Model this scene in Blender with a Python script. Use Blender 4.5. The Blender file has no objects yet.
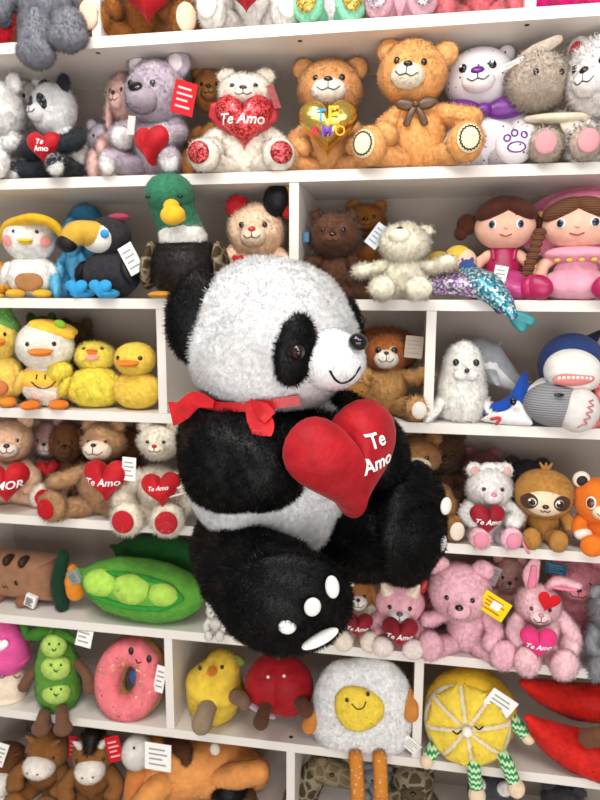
import bpy, math, random
import numpy as np
from mathutils import Matrix, Vector, Euler
rng = np.random.default_rng(7)
random.seed(7)
R = math.radians
col = bpy.context.scene.collection

# ------------------------------------------------------------------ camera model
F_PX = 650.0
YAW, PITCH, ROLL = R(9.710), R(8.694), R(0.258)
EYE = 1.62
CAM = np.array([0.0, -1.6, EYE])
def _basis():
    cy, sy, cp, sp = math.cos(YAW), math.sin(YAW), math.cos(PITCH), math.sin(PITCH)
    right = np.array([cy, sy, 0.0])
    fwd_h = np.array([-sy, cy, 0.0])
    fwd = fwd_h * cp + np.array([0, 0, -sp])
    up = fwd_h * sp + np.array([0, 0, cp])
    cr, sr = math.cos(ROLL), math.sin(ROLL)
    # image x (right), image y (down) rolled
    r2 = right * cr + up * sr
    u2 = up * cr - right * sr
    return r2, u2, fwd
RIGHT, UP, FWD = _basis()
def at(px, py, Y):
    d = FWD + RIGHT * (px - 300) / F_PX - UP * (py - 400) / F_PX
    t = (Y - CAM[1]) / d[1]
    return CAM + d * t
def mpp(P):
    return float(np.dot(np.asarray(P) - CAM, FWD)) / F_PX
def x_at(px, z, Y):
    # X of the point at height z, depth Y whose picture column is px
    lo, hi = -3.0, 3.0
    for _ in range(50):
        m = (lo + hi) / 2
        q = np.array([m, Y, z]) - CAM
        u = 300 + F_PX * np.dot(q, RIGHT) / np.dot(q, FWD)
        if u < px: lo = m
        else: hi = m
    return (lo + hi) / 2

# ------------------------------------------------------------------ materials
def lin(h):
    if isinstance(h, tuple): return h
    h = h.lstrip('#')
    v = [int(h[i:i+2], 16) / 255 for i in (0, 2, 4)]
    return tuple(c / 12.92 if c <= .04045 else ((c + .055) / 1.055) ** 2.4 for c in v)
_mats = {}
def mat(h, kind='plush'):
    k = (h, kind)
    if k in _mats: return _mats[k]
    c = lin(h)
    if kind == 'fur' and sum(c) < .02: c = tuple(x * .6 for x in c)
    if kind == 'fur' and sum(c) > .06: f_ = min(1.3, .9 / max(c)); c = tuple(x * f_ for x in c)
    m = bpy.data.materials.new(f"{kind}_{h}".replace('#', ''))
    m.use_nodes = True
    nt = m.node_tree; N = nt.nodes; L = nt.links
    b = N['Principled BSDF']
    def setv(**kw):
        for a, v in kw.items(): b.inputs[a.replace('_', ' ')].default_value = v
    tc = N.new('ShaderNodeTexCoord')
    def noise(scale, detail=2.0):
        n = N.new('ShaderNodeTexNoise'); n.inputs['Scale'].default_value = scale
        n.inputs['Detail'].default_value = detail; L.new(tc.outputs['Object'], n.inputs['Vector']); return n
    def ramp(fac, a, bb, p0=.3, p1=.7):
        r = N.new('ShaderNodeValToRGB'); e = r.color_ramp.elements
        e[0].position = p0; e[1].position = p1
        e[0].color = (*a, 1); e[1].color = (*bb, 1); L.new(fac, r.inputs['Fac']); return r
    def bump(h_, s, d):
        bn = N.new('ShaderNodeBump'); bn.inputs['Strength'].default_value = s; bn.inputs['Distance'].default_value = d
        L.new(h_, bn.inputs['Height']); L.new(bn.outputs['Normal'], b.inputs['Normal'])
    dk = tuple(x * (.72 if min(c) < .55 else .9) for x in c); lt = tuple(min(1, x * 1.12 + (.004 if sum(c) > .02 else 0)) for x in c)
    setv(Roughness=.9); b.inputs['Specular IOR Level'].default_value = .2
    if kind in ('fur', 'plush', 'felt'):
        n = noise(90 if kind == 'fur' else 45, 3)
        r = ramp(n.outputs['Fac'], tuple(x * {'fur': .82, 'plush': .9, 'felt': .95}[kind] for x in c), lt if kind != 'felt' else c)
        L.new(r.outputs['Color'], b.inputs['Base Color'])
        lum = sum(c) / 3
        b.inputs['Sheen Weight'].default_value = .0 if lum < .02 else (.12 if kind == 'felt' else .25)
        b.inputs['Sheen Tint'].default_value = (*[min(1, x * .6 + .4) for x in c], 1)
        if lum < .02: setv(Roughness=.42); b.inputs['Specular IOR Level'].default_value = .2
        if kind == 'fur':
            ge = N.new('ShaderNodeNewGeometry'); ma = N.new('ShaderNodeMath'); ma.operation = 'MULTIPLY_ADD'
            L.new(ge.outputs['Backfacing'], ma.inputs[0]); ma.inputs[1].default_value = -2; ma.inputs[2].default_value = 1
            vm = N.new('ShaderNodeVectorMath'); vm.operation = 'SCALE'; L.new(ge.outputs['Normal'], vm.inputs[0]); L.new(ma.outputs[0], vm.inputs['Scale'])
            L.new(vm.outputs[0], b.inputs['Normal'])
        if kind != 'fur':
            bump(noise(420, 2).outputs['Fac'], .5 if kind == 'plush' else .25, .002)
    elif kind == 'gloss':
        b.inputs['Base Color'].default_value = (*c, 1); setv(Roughness=.12); b.inputs['Specular IOR Level'].default_value = .6
    elif kind == 'satin':
        n = noise(30, 2); r = ramp(n.outputs['Fac'], dk, lt); L.new(r.outputs['Color'], b.inputs['Base Color'])
        setv(Roughness=.38); b.inputs['Specular IOR Level'].default_value = .5
        bump(noise(60, 2).outputs['Fac'], .35, .004)
    elif kind == 'velvet':
        n = noise(25, 3); r = ramp(n.outputs['Fac'], dk, lt); L.new(r.outputs['Color'], b.inputs['Base Color'])
        setv(Roughness=.55); b.inputs['Sheen Weight'].default_value = .35
        b.inputs['Sheen Tint'].default_value = (*[min(1, x * .8 + .2) for x in c], 1)
        bump(noise(22, 5).outputs['Fac'], .7, .012)
    elif kind == 'foil':
        b.inputs['Base Color'].default_value = (*c, 1); setv(Roughness=.22, Metallic=.9)
        bump(noise(35, 2).outputs['Fac'], .4, .006)
    elif kind == 'sequin':
        v = N.new('ShaderNodeTexVoronoi'); v.inputs['Scale'].default_value = 260; L.new(tc.outputs['Object'], v.inputs['Vector'])
        hs = N.new('ShaderNodeSeparateColor'); L.new(v.outputs['Color'], hs.inputs['Color'])
        r = ramp(hs.outputs['Red'], tuple(x * .45 for x in c), tuple(min(1, x * 1.5 + .12) for x in c), .1, .9)
        L.new(r.outputs['Color'], b.inputs['Base Color']); setv(Roughness=.3, Metallic=.55)
        bump(hs.outputs['Green'], .6, .003)
    elif kind in ('iris', 'aqua'):      # rainbow sequins
        v = N.new('ShaderNodeTexVoronoi'); v.inputs['Scale'].default_value = 200; L.new(tc.outputs['Object'], v.inputs['Vector'])
        hs = N.new('ShaderNodeSeparateColor'); L.new(v.outputs['Color'], hs.inputs['Color'])
        r = ramp(hs.outputs['Red'], c, (.9, .9, .95), .05, .95)
        e = r.color_ramp.elements.new(.35); e.color = (c[0] * .25, c[1] * .3, c[2] * .45, 1)
        e = r.color_ramp.elements.new(.65); e.color = (.5, .22, .55, 1) if kind == 'iris' else (.1, .45, .5, 1)
        L.new(r.outputs['Color'], b.inputs['Base Color']); setv(Roughness=.28, Metallic=.5)
        bump(hs.outputs['Green'], .6, .003)
    elif kind == 'knit':
        w = N.new('ShaderNodeTexWave'); w.inputs['Scale'].default_value = 55; w.inputs['Distortion'].default_value = 1
        w.bands_direction = 'Z'; L.new(tc.outputs['Object'], w.inputs['Vector'])
        r = ramp(w.outputs['Fac'], dk, lt, .1, .9); L.new(r.outputs['Color'], b.inputs['Base Color'])
        bump(w.outputs['Fac'], .5, .003)
    elif kind == 'zigzag':    # green and white chevrons
        sx = N.new('ShaderNodeSeparateXYZ'); L.new(tc.outputs['Object'], sx.inputs[0])
        def mth(op, a, v=None):
            n = N.new('ShaderNodeMath'); n.operation = op
            if hasattr(a, 'links'): L.new(a, n.inputs[0])
            else: n.inputs[0].default_value = a
            if v is not None:
                if hasattr(v, 'links'): L.new(v, n.inputs[1])
                else: n.inputs[1].default_value = v
            return n.outputs[0]
        zz = mth('PINGPONG', mth('MULTIPLY', sx.outputs[0], 1.0), .005)
        s = mth('FRACT', mth('MULTIPLY', mth('ADD', sx.outputs[2], zz), 75.0))
        r = ramp(s, (.55, .78, .5), c, .45, .55); L.new(r.outputs['Color'], b.inputs['Base Color'])
    elif kind == 'stars':     # pale cloth with small dark and gold specks
        v = N.new('ShaderNodeTexVoronoi'); v.inputs['Scale'].default_value = 60; L.new(tc.outputs['Object'], v.inputs['Vector'])
        r = ramp(v.outputs['Distance'], (.06, .04, .12), c, .13, .17); L.new(r.outputs['Color'], b.inputs['Base Color'])
        bump(noise(420).outputs['Fac'], .3, .002)
    elif kind == 'dots':
        v = N.new('ShaderNodeTexVoronoi'); v.inputs['Scale'].default_value = 75; L.new(tc.outputs['Object'], v.inputs['Vector'])
        r = ramp(v.outputs['Distance'], tuple(x * .6 + .3 for x in c), c, .2, .26); L.new(r.outputs['Color'], b.inputs['Base Color'])
    elif kind == 'camo':      # dappled giraffe-like patches
        v = N.new('ShaderNodeTexVoronoi'); v.feature = 'DISTANCE_TO_EDGE'; v.inputs['Scale'].default_value = 32
        L.new(tc.outputs['Object'], v.inputs['Vector'])
        r = ramp(v.outputs['Distance'], (.3, .25, .165), c, .06, .14); L.new(r.outputs['Color'], b.inputs['Base Color'])
        bump(noise(420).outputs['Fac'], .4, .002)
    elif kind == 'paper':
        b.inputs['Base Color'].default_value = (*c, 1); setv(Roughness=.6)
    elif kind == 'board':
        n = noise(4, 2); r = ramp(n.outputs['Fac'], tuple(x * .96 for x in c), c); L.new(r.outputs['Color'], b.inputs['Base Color'])
        setv(Roughness=.45); b.inputs['Specular IOR Level'].default_value = .35
    _mats[k] = m
    return m

# ------------------------------------------------------------------ geometry: (V, F) with triangles
def _ico(level):
    t = (1 + 5 ** .5) / 2
    V = [(-1,t,0),(1,t,0),(-1,-t,0),(1,-t,0),(0,-1,t),(0,1,t),(0,-1,-t),(0,1,-t),(t,0,-1),(t,0,1),(-t,0,-1),(-t,0,1)]
    V = [np.array(v) / np.linalg.norm(v) for v in V]
    F = [(0,11,5),(0,5,1),(0,1,7),(0,7,10),(0,10,11),(1,5,9),(5,11,4),(11,10,2),(10,7,6),(7,1,8),(3,9,4),(3,4,2),(3,2,6),(3,6,8),(3,8,9),(4,9,5),(2,4,11),(6,2,10),(8,6,7),(9,8,1)]
    for _ in range(level):
        cache = {}; NF = []
        def mid(a, b):
            k = (min(a, b), max(a, b))
            if k not in cache:
                m = V[a] + V[b]; V.append(m / np.linalg.norm(m)); cache[k] = len(V) - 1
            return cache[k]
        for a, b, c in F:
            ab, bc, ca = mid(a, b), mid(b, c), mid(c, a)
            NF += [(a, ab, ca), (b, bc, ab), (c, ca, bc), (ab, bc, ca)]
        F = NF
    return np.array(V), np.array(F)
ICO = {l: _ico(l) for l in (2, 3, 4)}
def rotm(rx=0, ry=0, rz=0):
    return np.array(Euler((R(rx), R(ry), R(rz)), 'XYZ').to_matrix())
def ball(c, r, rot=None, lvl=3):
    V, F = ICO[lvl]
    if not hasattr(r, '__len__'): r = (r, r, r)
    V = V * np.array(r)
    if rot is not None:
        V = V @ (rot if isinstance(rot, np.ndarray) else rotm(*rot)).T
    return V + np.array(c), F
def cat(gs):
    Vs, Fs, n = [], [], 0
    for V, F in gs:
        Vs.append(V); Fs.append(F + n); n += len(V)
    return np.concatenate(Vs), np.concatenate(Fs)
def box(c, s, rot=None):
    V = np.array([(x, y, z) for x in (-.5, .5) for y in (-.5, .5) for z in (-.5, .5)]) * np.array(s)
    if rot is not None: V = V @ (rot if isinstance(rot, np.ndarray) else rotm(*rot)).T
    F = np.array([(0,1,3),(0,3,2),(4,6,7),(4,7,5),(0,4,5),(0,5,1),(2,3,7),(2,7,6),(0,2,6),(0,6,4),(1,5,7),(1,7,3)])
    return V + np.array(c), F
def outward(V, F):
    vol = (V[F[:, 0]] * np.cross(V[F[:, 1]], V[F[:, 2]])).sum()
    return (V, F) if vol > 0 else (V, F[:, ::-1].copy())
def spline(P, n):
    P = np.array(P, float)
    if len(P) == 2: return np.array([P[0] + (P[1] - P[0]) * t for t in np.linspace(0, 1, n)])
    Q = np.vstack([2 * P[0] - P[1], P, 2 * P[-1] - P[-2]])
    out = []
    for t in np.linspace(0, len(P) - 1, n):
        i = min(int(t), len(P) - 2); u = t - i
        a, b, c, d = Q[i], Q[i + 1], Q[i + 2], Q[i + 3]
        out.append(.5 * (2 * b + (c - a) * u + (2 * a - 5 * b + 4 * c - d) * u * u + (3 * b - a - 3 * c + d) * u ** 3))
    return np.array(out)
def tube(P, rad, n=14, seg=10, flat=1.0, up=(0, 0, 1), cap=True):
    """swept limb with rounded ends; rad one radius per control point; flat squashes across `up`-ish axis"""
    P = np.array(P, float)
    if not hasattr(rad, '__len__'): rad = [rad] * len(P)
    C = spline(P, seg)
    rr = np.interp(np.linspace(0, len(P) - 1, seg), range(len(P)), rad)
    if cap:
        d0 = C[0] - C[1]; d0 /= np.linalg.norm(d0); d1 = C[-1] - C[-2]; d1 /= np.linalg.norm(d1)
        A = [(math.cos(a), math.sin(a)) for a in (R(75), R(50), R(25))]
        pre = [C[0] + d0 * rr[0] * s for c_, s in A]; prer = [rr[0] * c_ for c_, s in A]
        post = [C[-1] + d1 * rr[-1] * s for c_, s in A[::-1]]; postr = [rr[-1] * c_ for c_, s in A[::-1]]
        tip0, tip1 = C[0] + d0 * rr[0], C[-1] + d1 * rr[-1]
        C = np.vstack([pre, C, post]); rr = np.concatenate([prer, rr, postr])
    else:
        tip0, tip1 = C[0], C[-1]
    T = np.gradient(C, axis=0); T /= np.linalg.norm(T, axis=1)[:, None] + 1e-12
    u = np.array(up, float)
    if abs(np.dot(u, T[0])) > .9: u = np.array([1., 0, 0])
    V = []
    for k in range(len(C)):
        a = np.cross(T[k], u); a /= np.linalg.norm(a) + 1e-12
        b = np.cross(a, T[k]); u = b
        for j in range(n):
            th = 2 * math.pi * j / n
            V.append(C[k] + rr[k] * (math.cos(th) * a * 1.0 + math.sin(th) * b * flat))
    m = len(C); F = []
    for k in range(m - 1):
        for j in range(n):
            p, q = k * n + j, k * n + (j + 1) % n
            F += [(p, q, q + n), (p, q + n, p + n)]
    V += [tip0, tip1]
    for j in range(n):
        F += [(m * n, (j + 1) % n, j), (m * n + 1, (m - 1) * n + j, (m - 1) * n + (j + 1) % n)]
    return outward(np.array(V), np.array(F))
def pillow(out, T, Tb=None, pw=2.2, rings=9, c=(0, 0)):
    """stuffed flat shape in XZ: outline points around c, puffed to -Y by T and +Y by Tb"""
    out = np.array(out, float); n = len(out); c = np.array(c, float)
    Tb = T if Tb is None else Tb
    S = np.sin(np.linspace(0, 1, rings + 1)[1:] * math.pi / 2)
    V, F = [], []
    for sgn, th in ((-1, T), (1, Tb)):
        base = len(V)
        V.append((c[0], sgn * th, c[1]))
        for s in S[:-1] if sgn > 0 else S:
            y = sgn * th * max(0, 1 - s ** pw) ** .5
            for p in out:
                q = c + (p - c) * s; V.append((q[0], y, q[1]))
        def idx(r, j):
            if sgn > 0 and r == rings - 1: return 1 + (rings - 1) * n + j % n   # shared rim
            return base + 1 + r * n + j % n
        for j in range(n):
            t = (base, idx(0, j), idx(0, j + 1)); F.append(t if sgn < 0 else t[::-1])
            for r in range(rings - 1):
                a, b_, c_, d = idx(r, j), idx(r, j + 1), idx(r + 1, j + 1), idx(r + 1, j)
                for t in ((a, d, c_), (a, c_, b_)): F.append(t if sgn < 0 else t[::-1])
    return outward(np.array(V), np.array(F))
def heart_outline(n=48):
    o = []
    for k in range(n):
        t = -2 * math.pi * k / n
        o.append((16 * math.sin(t) ** 3 / 32, (13 * math.cos(t) - 5 * math.cos(2 * t) - 2 * math.cos(3 * t) - math.cos(4 * t) + 2.5) / 32))
    return np.array(o)
HEART = heart_outline()
def ell_outline(a, b, n=32, f=None):
    return np.array([(a * math.cos(t) * (f(t) if f else 1), b * math.sin(t) * (f(t) if f else 1)) for t in np.linspace(0, 2 * math.pi, n, endpoint=False)])
def xf(g, M):
    V, F = g
    M = np.array(M); return V @ M[:3, :3].T + M[:3, 3], F
def mtx(loc=(0, 0, 0), rot=(0, 0, 0), s=1.0):
    M = np.eye(4); M[:3, :3] = rotm(*rot) * s; M[:3, 3] = loc; return M
def on(c, r, az, el):
    d = np.array([math.sin(R(az)) * math.cos(R(el)), -math.cos(R(az)) * math.cos(R(el)), math.sin(R(el))])
    r = np.array(r if hasattr(r, '__len__') else (r, r, r))
    nrm = d / r
    return np.array(c) + r * d, nrm / np.linalg.norm(nrm)
def frame(n, roll=0):
    """rotation taking -Y to n, keeping Z upright"""
    y = -np.array(n, float); y /= np.linalg.norm(y)
    z = np.array([0, 0, 1.0]); z = z - y * np.dot(z, y)
    if np.linalg.norm(z) < 1e-3: z = np.array([0, 1.0, 0]) - y * y[1]
    z /= np.linalg.norm(z); x = np.cross(y, z)
    B = np.stack([x, y, z], axis=1)
    return B @ rotm(0, roll, 0)
def stud(p, n, ra, rd, rb, roll=0, lvl=2):
    return ball(p, (ra, rd, rb), frame(n, roll), lvl)
def conform(c, r, az, el, da, de, roll=0, lift=.03, n=28, rings=6):
    """a soft patch lying on an ellipsoid, da x de degrees half-size"""
    V = [None]; F = []; c = np.array(c, float); r = np.array(r, float)
    ca, sa = math.cos(R(roll)), math.sin(R(roll))
    def p(s, t):
        u, v = s * math.cos(t) * da, s * math.sin(t) * de
        u, v = u * ca + v * sa, -u * sa + v * ca
        q, _ = on((0, 0, 0), r, az + u / max(.3, math.cos(R(el))), el + v)
        return c + q * (1 + lift * (1 - s ** 4) - .012)
    V = [p(0, 0)]
    for k in range(1, rings + 1):
        for j in range(n): V.append(p(k / rings, 2 * math.pi * j / n))
    for j in range(n):
        F.append((0, 1 + j, 1 + (j + 1) % n))
        for k in range(rings - 1):
            a, b = 1 + k * n + j, 1 + k * n + (j + 1) % n
            F += [(a, a + n, b + n), (a, b + n, b)]
    V, F = np.array(V), np.array(F)
    fn = np.cross(V[F[:, 1]] - V[F[:, 0]], V[F[:, 2]] - V[F[:, 0]]).sum(0)
    return (V, F) if np.dot(fn, V[0] - c) > 0 else (V, F[:, ::-1].copy())
def arc_on(c, r, pts, rad, lift=1.0):
    """thin thread along (az, el) points on an ellipsoid"""
    return tube([on(c, np.array(r) * lift, a, e)[0] for a, e in pts], rad, n=6, seg=max(4, 4 * len(pts)))
_txt = {}
def text_geo(s, shear=0.0):
    k = (s, shear)
    if k not in _txt:
        cu = bpy.data.curves.new('lettering', 'FONT'); cu.body = s; cu.align_x = 'CENTER'; cu.resolution_u = 3
        cu.shear = shear; cu.offset = .012; cu.extrude = .03; cu.space_line = .8
        o = bpy.data.objects.new('lettering', cu); col.objects.link(o)
        bpy.context.view_layer.update()
        me = bpy.data.meshes.new_from_object(o.evaluated_get(bpy.context.evaluated_depsgraph_get()))
        me.calc_loop_triangles()
        V = np.array([v.co[:] for v in me.vertices]); F = np.array([t.vertices[:] for t in me.loop_triangles])
        bpy.data.objects.remove(o); bpy.data.curves.remove(cu); bpy.data.meshes.remove(me)
        w = V[:, 0].max() - V[:, 0].min()
        V[:, 0] -= (V[:, 0].max() + V[:, 0].min()) / 2; V[:, 1] -= (V[:, 1].max() + V[:, 1].min()) / 2
        V /= w
        V = np.stack([V[:, 0], -V[:, 2], V[:, 1]], 1)
        for _ in range(2):
            n = len(V); E = np.concatenate([V[F[:, [0, 1]]], V[F[:, [1, 2]]], V[F[:, [2, 0]]]]).mean(1); m = len(F); i = np.arange(m)
            V = np.vstack([V, E]); ab, bc, ca = n + i, n + m + i, n + 2 * m + i
            F = np.concatenate([np.stack(q, 1) for q in ((F[:, 0], ab, ca), (ab, F[:, 1], bc), (ca, bc, F[:, 2]), (ab, bc, ca))])
        _txt[k] = (V, F)
    return _txt[k]

# ------------------------------------------------------------------ mesh building
def vnorm(V, F):
    fn = np.cross(V[F[:, 1]] - V[F[:, 0]], V[F[:, 2]] - V[F[:, 0]])
    N = np.zeros_like(V)
    for k in range(3): np.add.at(N, F[:, k], fn)
    return N / (np.linalg.norm(N, axis=1)[:, None] + 1e-15), np.linalg.norm(fn, axis=1) / 2
def furry(V, F, L, W, dens, droop=.35, wild=.55):
    N, A = vnorm(V, F)
    n = int(A.sum() * dens)
    if n < 1: return V, F, N
    ti = rng.choice(len(F), n, p=A / A.sum())
    u = rng.random((n, 2)); su = np.sqrt(u[:, :1]); b0 = 1 - su; b1 = su * (1 - u[:, 1:]); b2 = su * u[:, 1:]
    T = F[ti]
    P = V[T[:, 0]] * b0 + V[T[:, 1]] * b1 + V[T[:, 2]] * b2
    nn = N[T[:, 0]] * b0 + N[T[:, 1]] * b1 + N[T[:, 2]] * b2
    nn /= np.linalg.norm(nn, axis=1)[:, None] + 1e-12
    keep = nn[:, 1] < .65
    P, nn = P[keep], nn[keep]; n = len(P)
    d = nn * .6 + rng.normal(0, wild, (n, 3)) * .6 + np.array([0, 0, -droop])
    # clumping: neighbouring hairs share a lean
    ph = np.sin(P @ rng.normal(0, 90, (3, 3)) + rng.random(3) * 6)
    d += ph * .3
    dn = (d * nn).sum(1); d += nn * np.maximum(0, .18 - dn)[:, None]
    d /= np.linalg.norm(d, axis=1)[:, None]
    ln = L * rng.uniform(.55, 1.1, (n, 1))
    s = np.cross(nn, d); s /= np.linalg.norm(s, axis=1)[:, None] + 1e-9
    w = W * rng.uniform(.6, 1.2, (n, 1)) / 2
    base = P - nn * L * .1
    tip = P + d * ln
    g = np.cross(s, d); s *= np.sign((g * nn).sum(1))[:, None]
    BV = np.stack([base - s * w, base + s * w, tip], 1).reshape(-1, 3)
    bn = nn + d * .35 + ph * .16 + rng.normal(0, .17, (n, 3)); bn /= np.linalg.norm(bn, axis=1)[:, None]
    BN = np.repeat(bn, 3, axis=0)
    BF = np.arange(len(BV)).reshape(-1, 3) + len(V)
    return np.vstack([V, BV]), np.vstack([F, BF]), np.vstack([N, BN])
def mesh_from(name, V, F, m, N=None, smooth=True):
    me = bpy.data.meshes.new(name)
    me.vertices.add(len(V)); me.vertices.foreach_set('co', V.astype(np.float32).ravel())
    me.loops.add(len(F) * 3); me.loops.foreach_set('vertex_index', F.astype(np.int32).ravel())
    me.polygons.add(len(F)); me.polygons.foreach_set('loop_start', np.arange(0, len(F) * 3, 3, dtype=np.int32))
    me.polygons.foreach_set('loop_total', np.full(len(F), 3, np.int32))
    me.polygons.foreach_set('use_smooth', np.full(len(F), smooth, bool))
    me.materials.append(m)
    me.update(calc_edges=True)
    if N is not None:
        me.normals_split_custom_set_from_vertices(N.astype(np.float32))
    return me
def obj(name, V, F, m, parent=None, N=None, smooth=True):
    o = bpy.data.objects.new(name, mesh_from(name, V, F, m, N, smooth)); col.objects.link(o)
    if parent is not None: o.parent = parent
    return o
def tag(o, label, category, group=None, kind=None):
    if label: o['label'] = label
    if category: o['category'] = category
    if group: o['group'] = group
    if kind: o['kind'] = kind
    return o
FUR = {'none': None, 'short': (.0045, .0016, 150000), 'mid': (.0095, .0023, 95000), 'long': (.0145, .0028, 75000), 'panda': (.0115, .0019, 190000)}

class Toy:
    def __init__(s, name, label, cat_, loc, rz=0, S=(1, 1, 1), group=None):
        s.root = bpy.data.objects.new(name, None); col.objects.link(s.root)
        s.root.empty_display_size = .03
        s.root.location = loc; s.root.rotation_euler = (0, 0, rz)
        tag(s.root, label, cat_, group)
        s.S = np.array(S, float); s.M = np.eye(4)
    def part(s, name, gs, m, parent=None, fur=None, lump=0.0, label=None, smooth=True):
        V, F = cat(gs) if isinstance(gs, list) else gs
        V = (V @ s.M[:3, :3].T + s.M[:3, 3]) * s.S
        if lump:
            N, _ = vnorm(V, F)
            a = rng.normal(0, 38, (3, 3)); p = rng.random(3) * 6
            V = V + N * (np.sin(V @ a + p).sum(1)[:, None] * lump * float(s.S.mean()))
        N = None
        if fur and FUR.get(fur): V, F, N = furry(V, F, *FUR[fur])
        o = obj(name, V, F, m, parent or s.root, N, smooth)
        if label: o['label'] = label
        return o
    def head(s, piv, yaw=0, pitch=0, roll=0):
        M = np.eye(4); Rm = rotm(0, 0, yaw) @ rotm(pitch, 0, 0) @ rotm(0, roll, 0)
        M[:3, :3] = Rm; M[:3, 3] = np.array(piv) - Rm @ np.array(piv); s.M = M
    def body(s): s.M = np.eye(4)
    def heart_px(s, px, py, w, h, m, text=None, rot=(0, 0, 0), Y=None, **kw):
        Y = s.root.location[1] - .36 * s.S[1] if Y is None else Y
        c = fix(s, px, py, Y) * s.S; S0 = s.S; s.S = np.ones(3); M0 = s.M; s.M = np.eye(4)
        c[2] -= .03 * w * mpp(at(px, py, Y))
        o = s.heart(c, w * mpp(at(px, py, Y)), h, m, text, rot, **kw)
        s.S = S0; s.M = M0
        return o
    def tag_px(s, px, py, w, h, rot=(0, 0, 0), *a, Y=None, **kw):
        Y = s.root.location[1] - .36 * s.S[1] if Y is None else Y
        c = fix(s, px, py, Y) * s.S; S0 = s.S; s.S = np.ones(3); M0 = s.M; s.M = np.eye(4); k = mpp(at(px, py, Y))
        o = s.tag(c, w * k, h * k, rot, *a, thick=.0015, **kw)
        s.S = S0; s.M = M0
        return o
    # ---- shared details
    def heart(s, c, w, h, m, text=None, rot=(0, 0, 0), T=.3, tm='#ffffff', tw=.62, tz=.03, shear=.3, name='heart_pillow', lump=0, label=None, parent=None, rings=9):
        M = mtx(c, rot, w); out = HEART.copy()
        o = s.part(name, xf(pillow(out, T, T * .8, rings=rings), M), mat(h, m) if isinstance(h, str) else h, parent=parent, lump=lump, label=label)
        if text:
            lines = text if isinstance(text, list) else [(text, tw, tz)]
            ang = np.arctan2(out[:, 1], out[:, 0]); rad = np.hypot(out[:, 0], out[:, 1]); k = np.argsort(ang)
            for t_, w_, z_, *x_ in lines:
                V, F = text_geo(t_, shear)
                V = V * np.array([w_, w_, w_]); V = V + np.array([x_[0] if x_ else 0, 0, z_])
                rb = np.interp(np.arctan2(V[:, 2], V[:, 0]), ang[k], rad[k], period=2 * math.pi)
                q = np.minimum(1, np.hypot(V[:, 0], V[:, 2]) / rb)
                yy = -T * np.sqrt(np.maximum(0, 1 - q ** 2.2))
                V = np.stack([V[:, 0], yy + V[:, 1] * .6 - .012, V[:, 2]], 1)
                s.part('lettering', xf((V, F), M), mat(tm, 'felt'), parent=o, smooth=False)
        return o
    def tag(s, c, w, h, rot=(0, 0, 0), color='#f4f2ee', lines='#9a9a9a', name='price_tag', extra=None, label=None, thick=.012):
        M = mtx(c, rot)
        o = s.part(name, xf(box((0, 0, 0), (w, thick, h)), M), mat(color, 'paper'), smooth=False, label=label)
        gs = []
        for k, (a, ww) in enumerate(((.28, .6), (.1, .7), (-.08, .5), (-.28, .66))):
            gs.append(box(((ww - .7) * w * .4, -.75 * thick, a * h), (ww * w, .5 * thick, .055 * h)))
        s.part('print', xf(cat(gs), M), mat(lines, 'paper'), parent=o, smooth=False)
        return o
    def bow(s, c, w, h='#6b4a2e', m='satin', tails=True, rot=(0, 0, 0)):
        M = mtx(c, rot, w)
        def lobe(sg):
            return ball((sg * .27, 0, .06), (.26, .09, .17), (0, -sg * 12, 0))
        g = [lobe(1), lobe(-1), ball((0, -.05, .04), (.09, .08, .1))]
        if tails:
            for sg in (-1, 1):
                g.append(tube([(0, -.03, 0), (sg * .12, -.06, -.2), (sg * .22, -.03, -.45)], [.05, .08, .1], n=8, seg=6, flat=.3, up=(0, 1, 0)))
        return s.part('bow', [xf(x, M) for x in g], mat(h, m))

# ------------------------------------------------------------------ shelves
SHELF = {}
def fix(T, px, py, Y):
    """unit coordinates (in the toy's own frame) of the point seen at this pixel at depth Y"""
    P = at(px, py, Y) - np.array(T.root.location)
    a = -T.root.rotation_euler.z
    return np.array([P[0] * math.cos(a) - P[1] * math.sin(a), P[0] * math.sin(a) + P[1] * math.cos(a), P[2]]) / T.S
def place(shelf, px, top, Y):
    z = SHELF[shelf]
    X = x_at(px, z, Y)
    H = at(px, top, Y)[2] - z
    return np.array([X, Y, z]), H
def face(X): return -math.atan(X / 1.6) * .55

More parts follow.
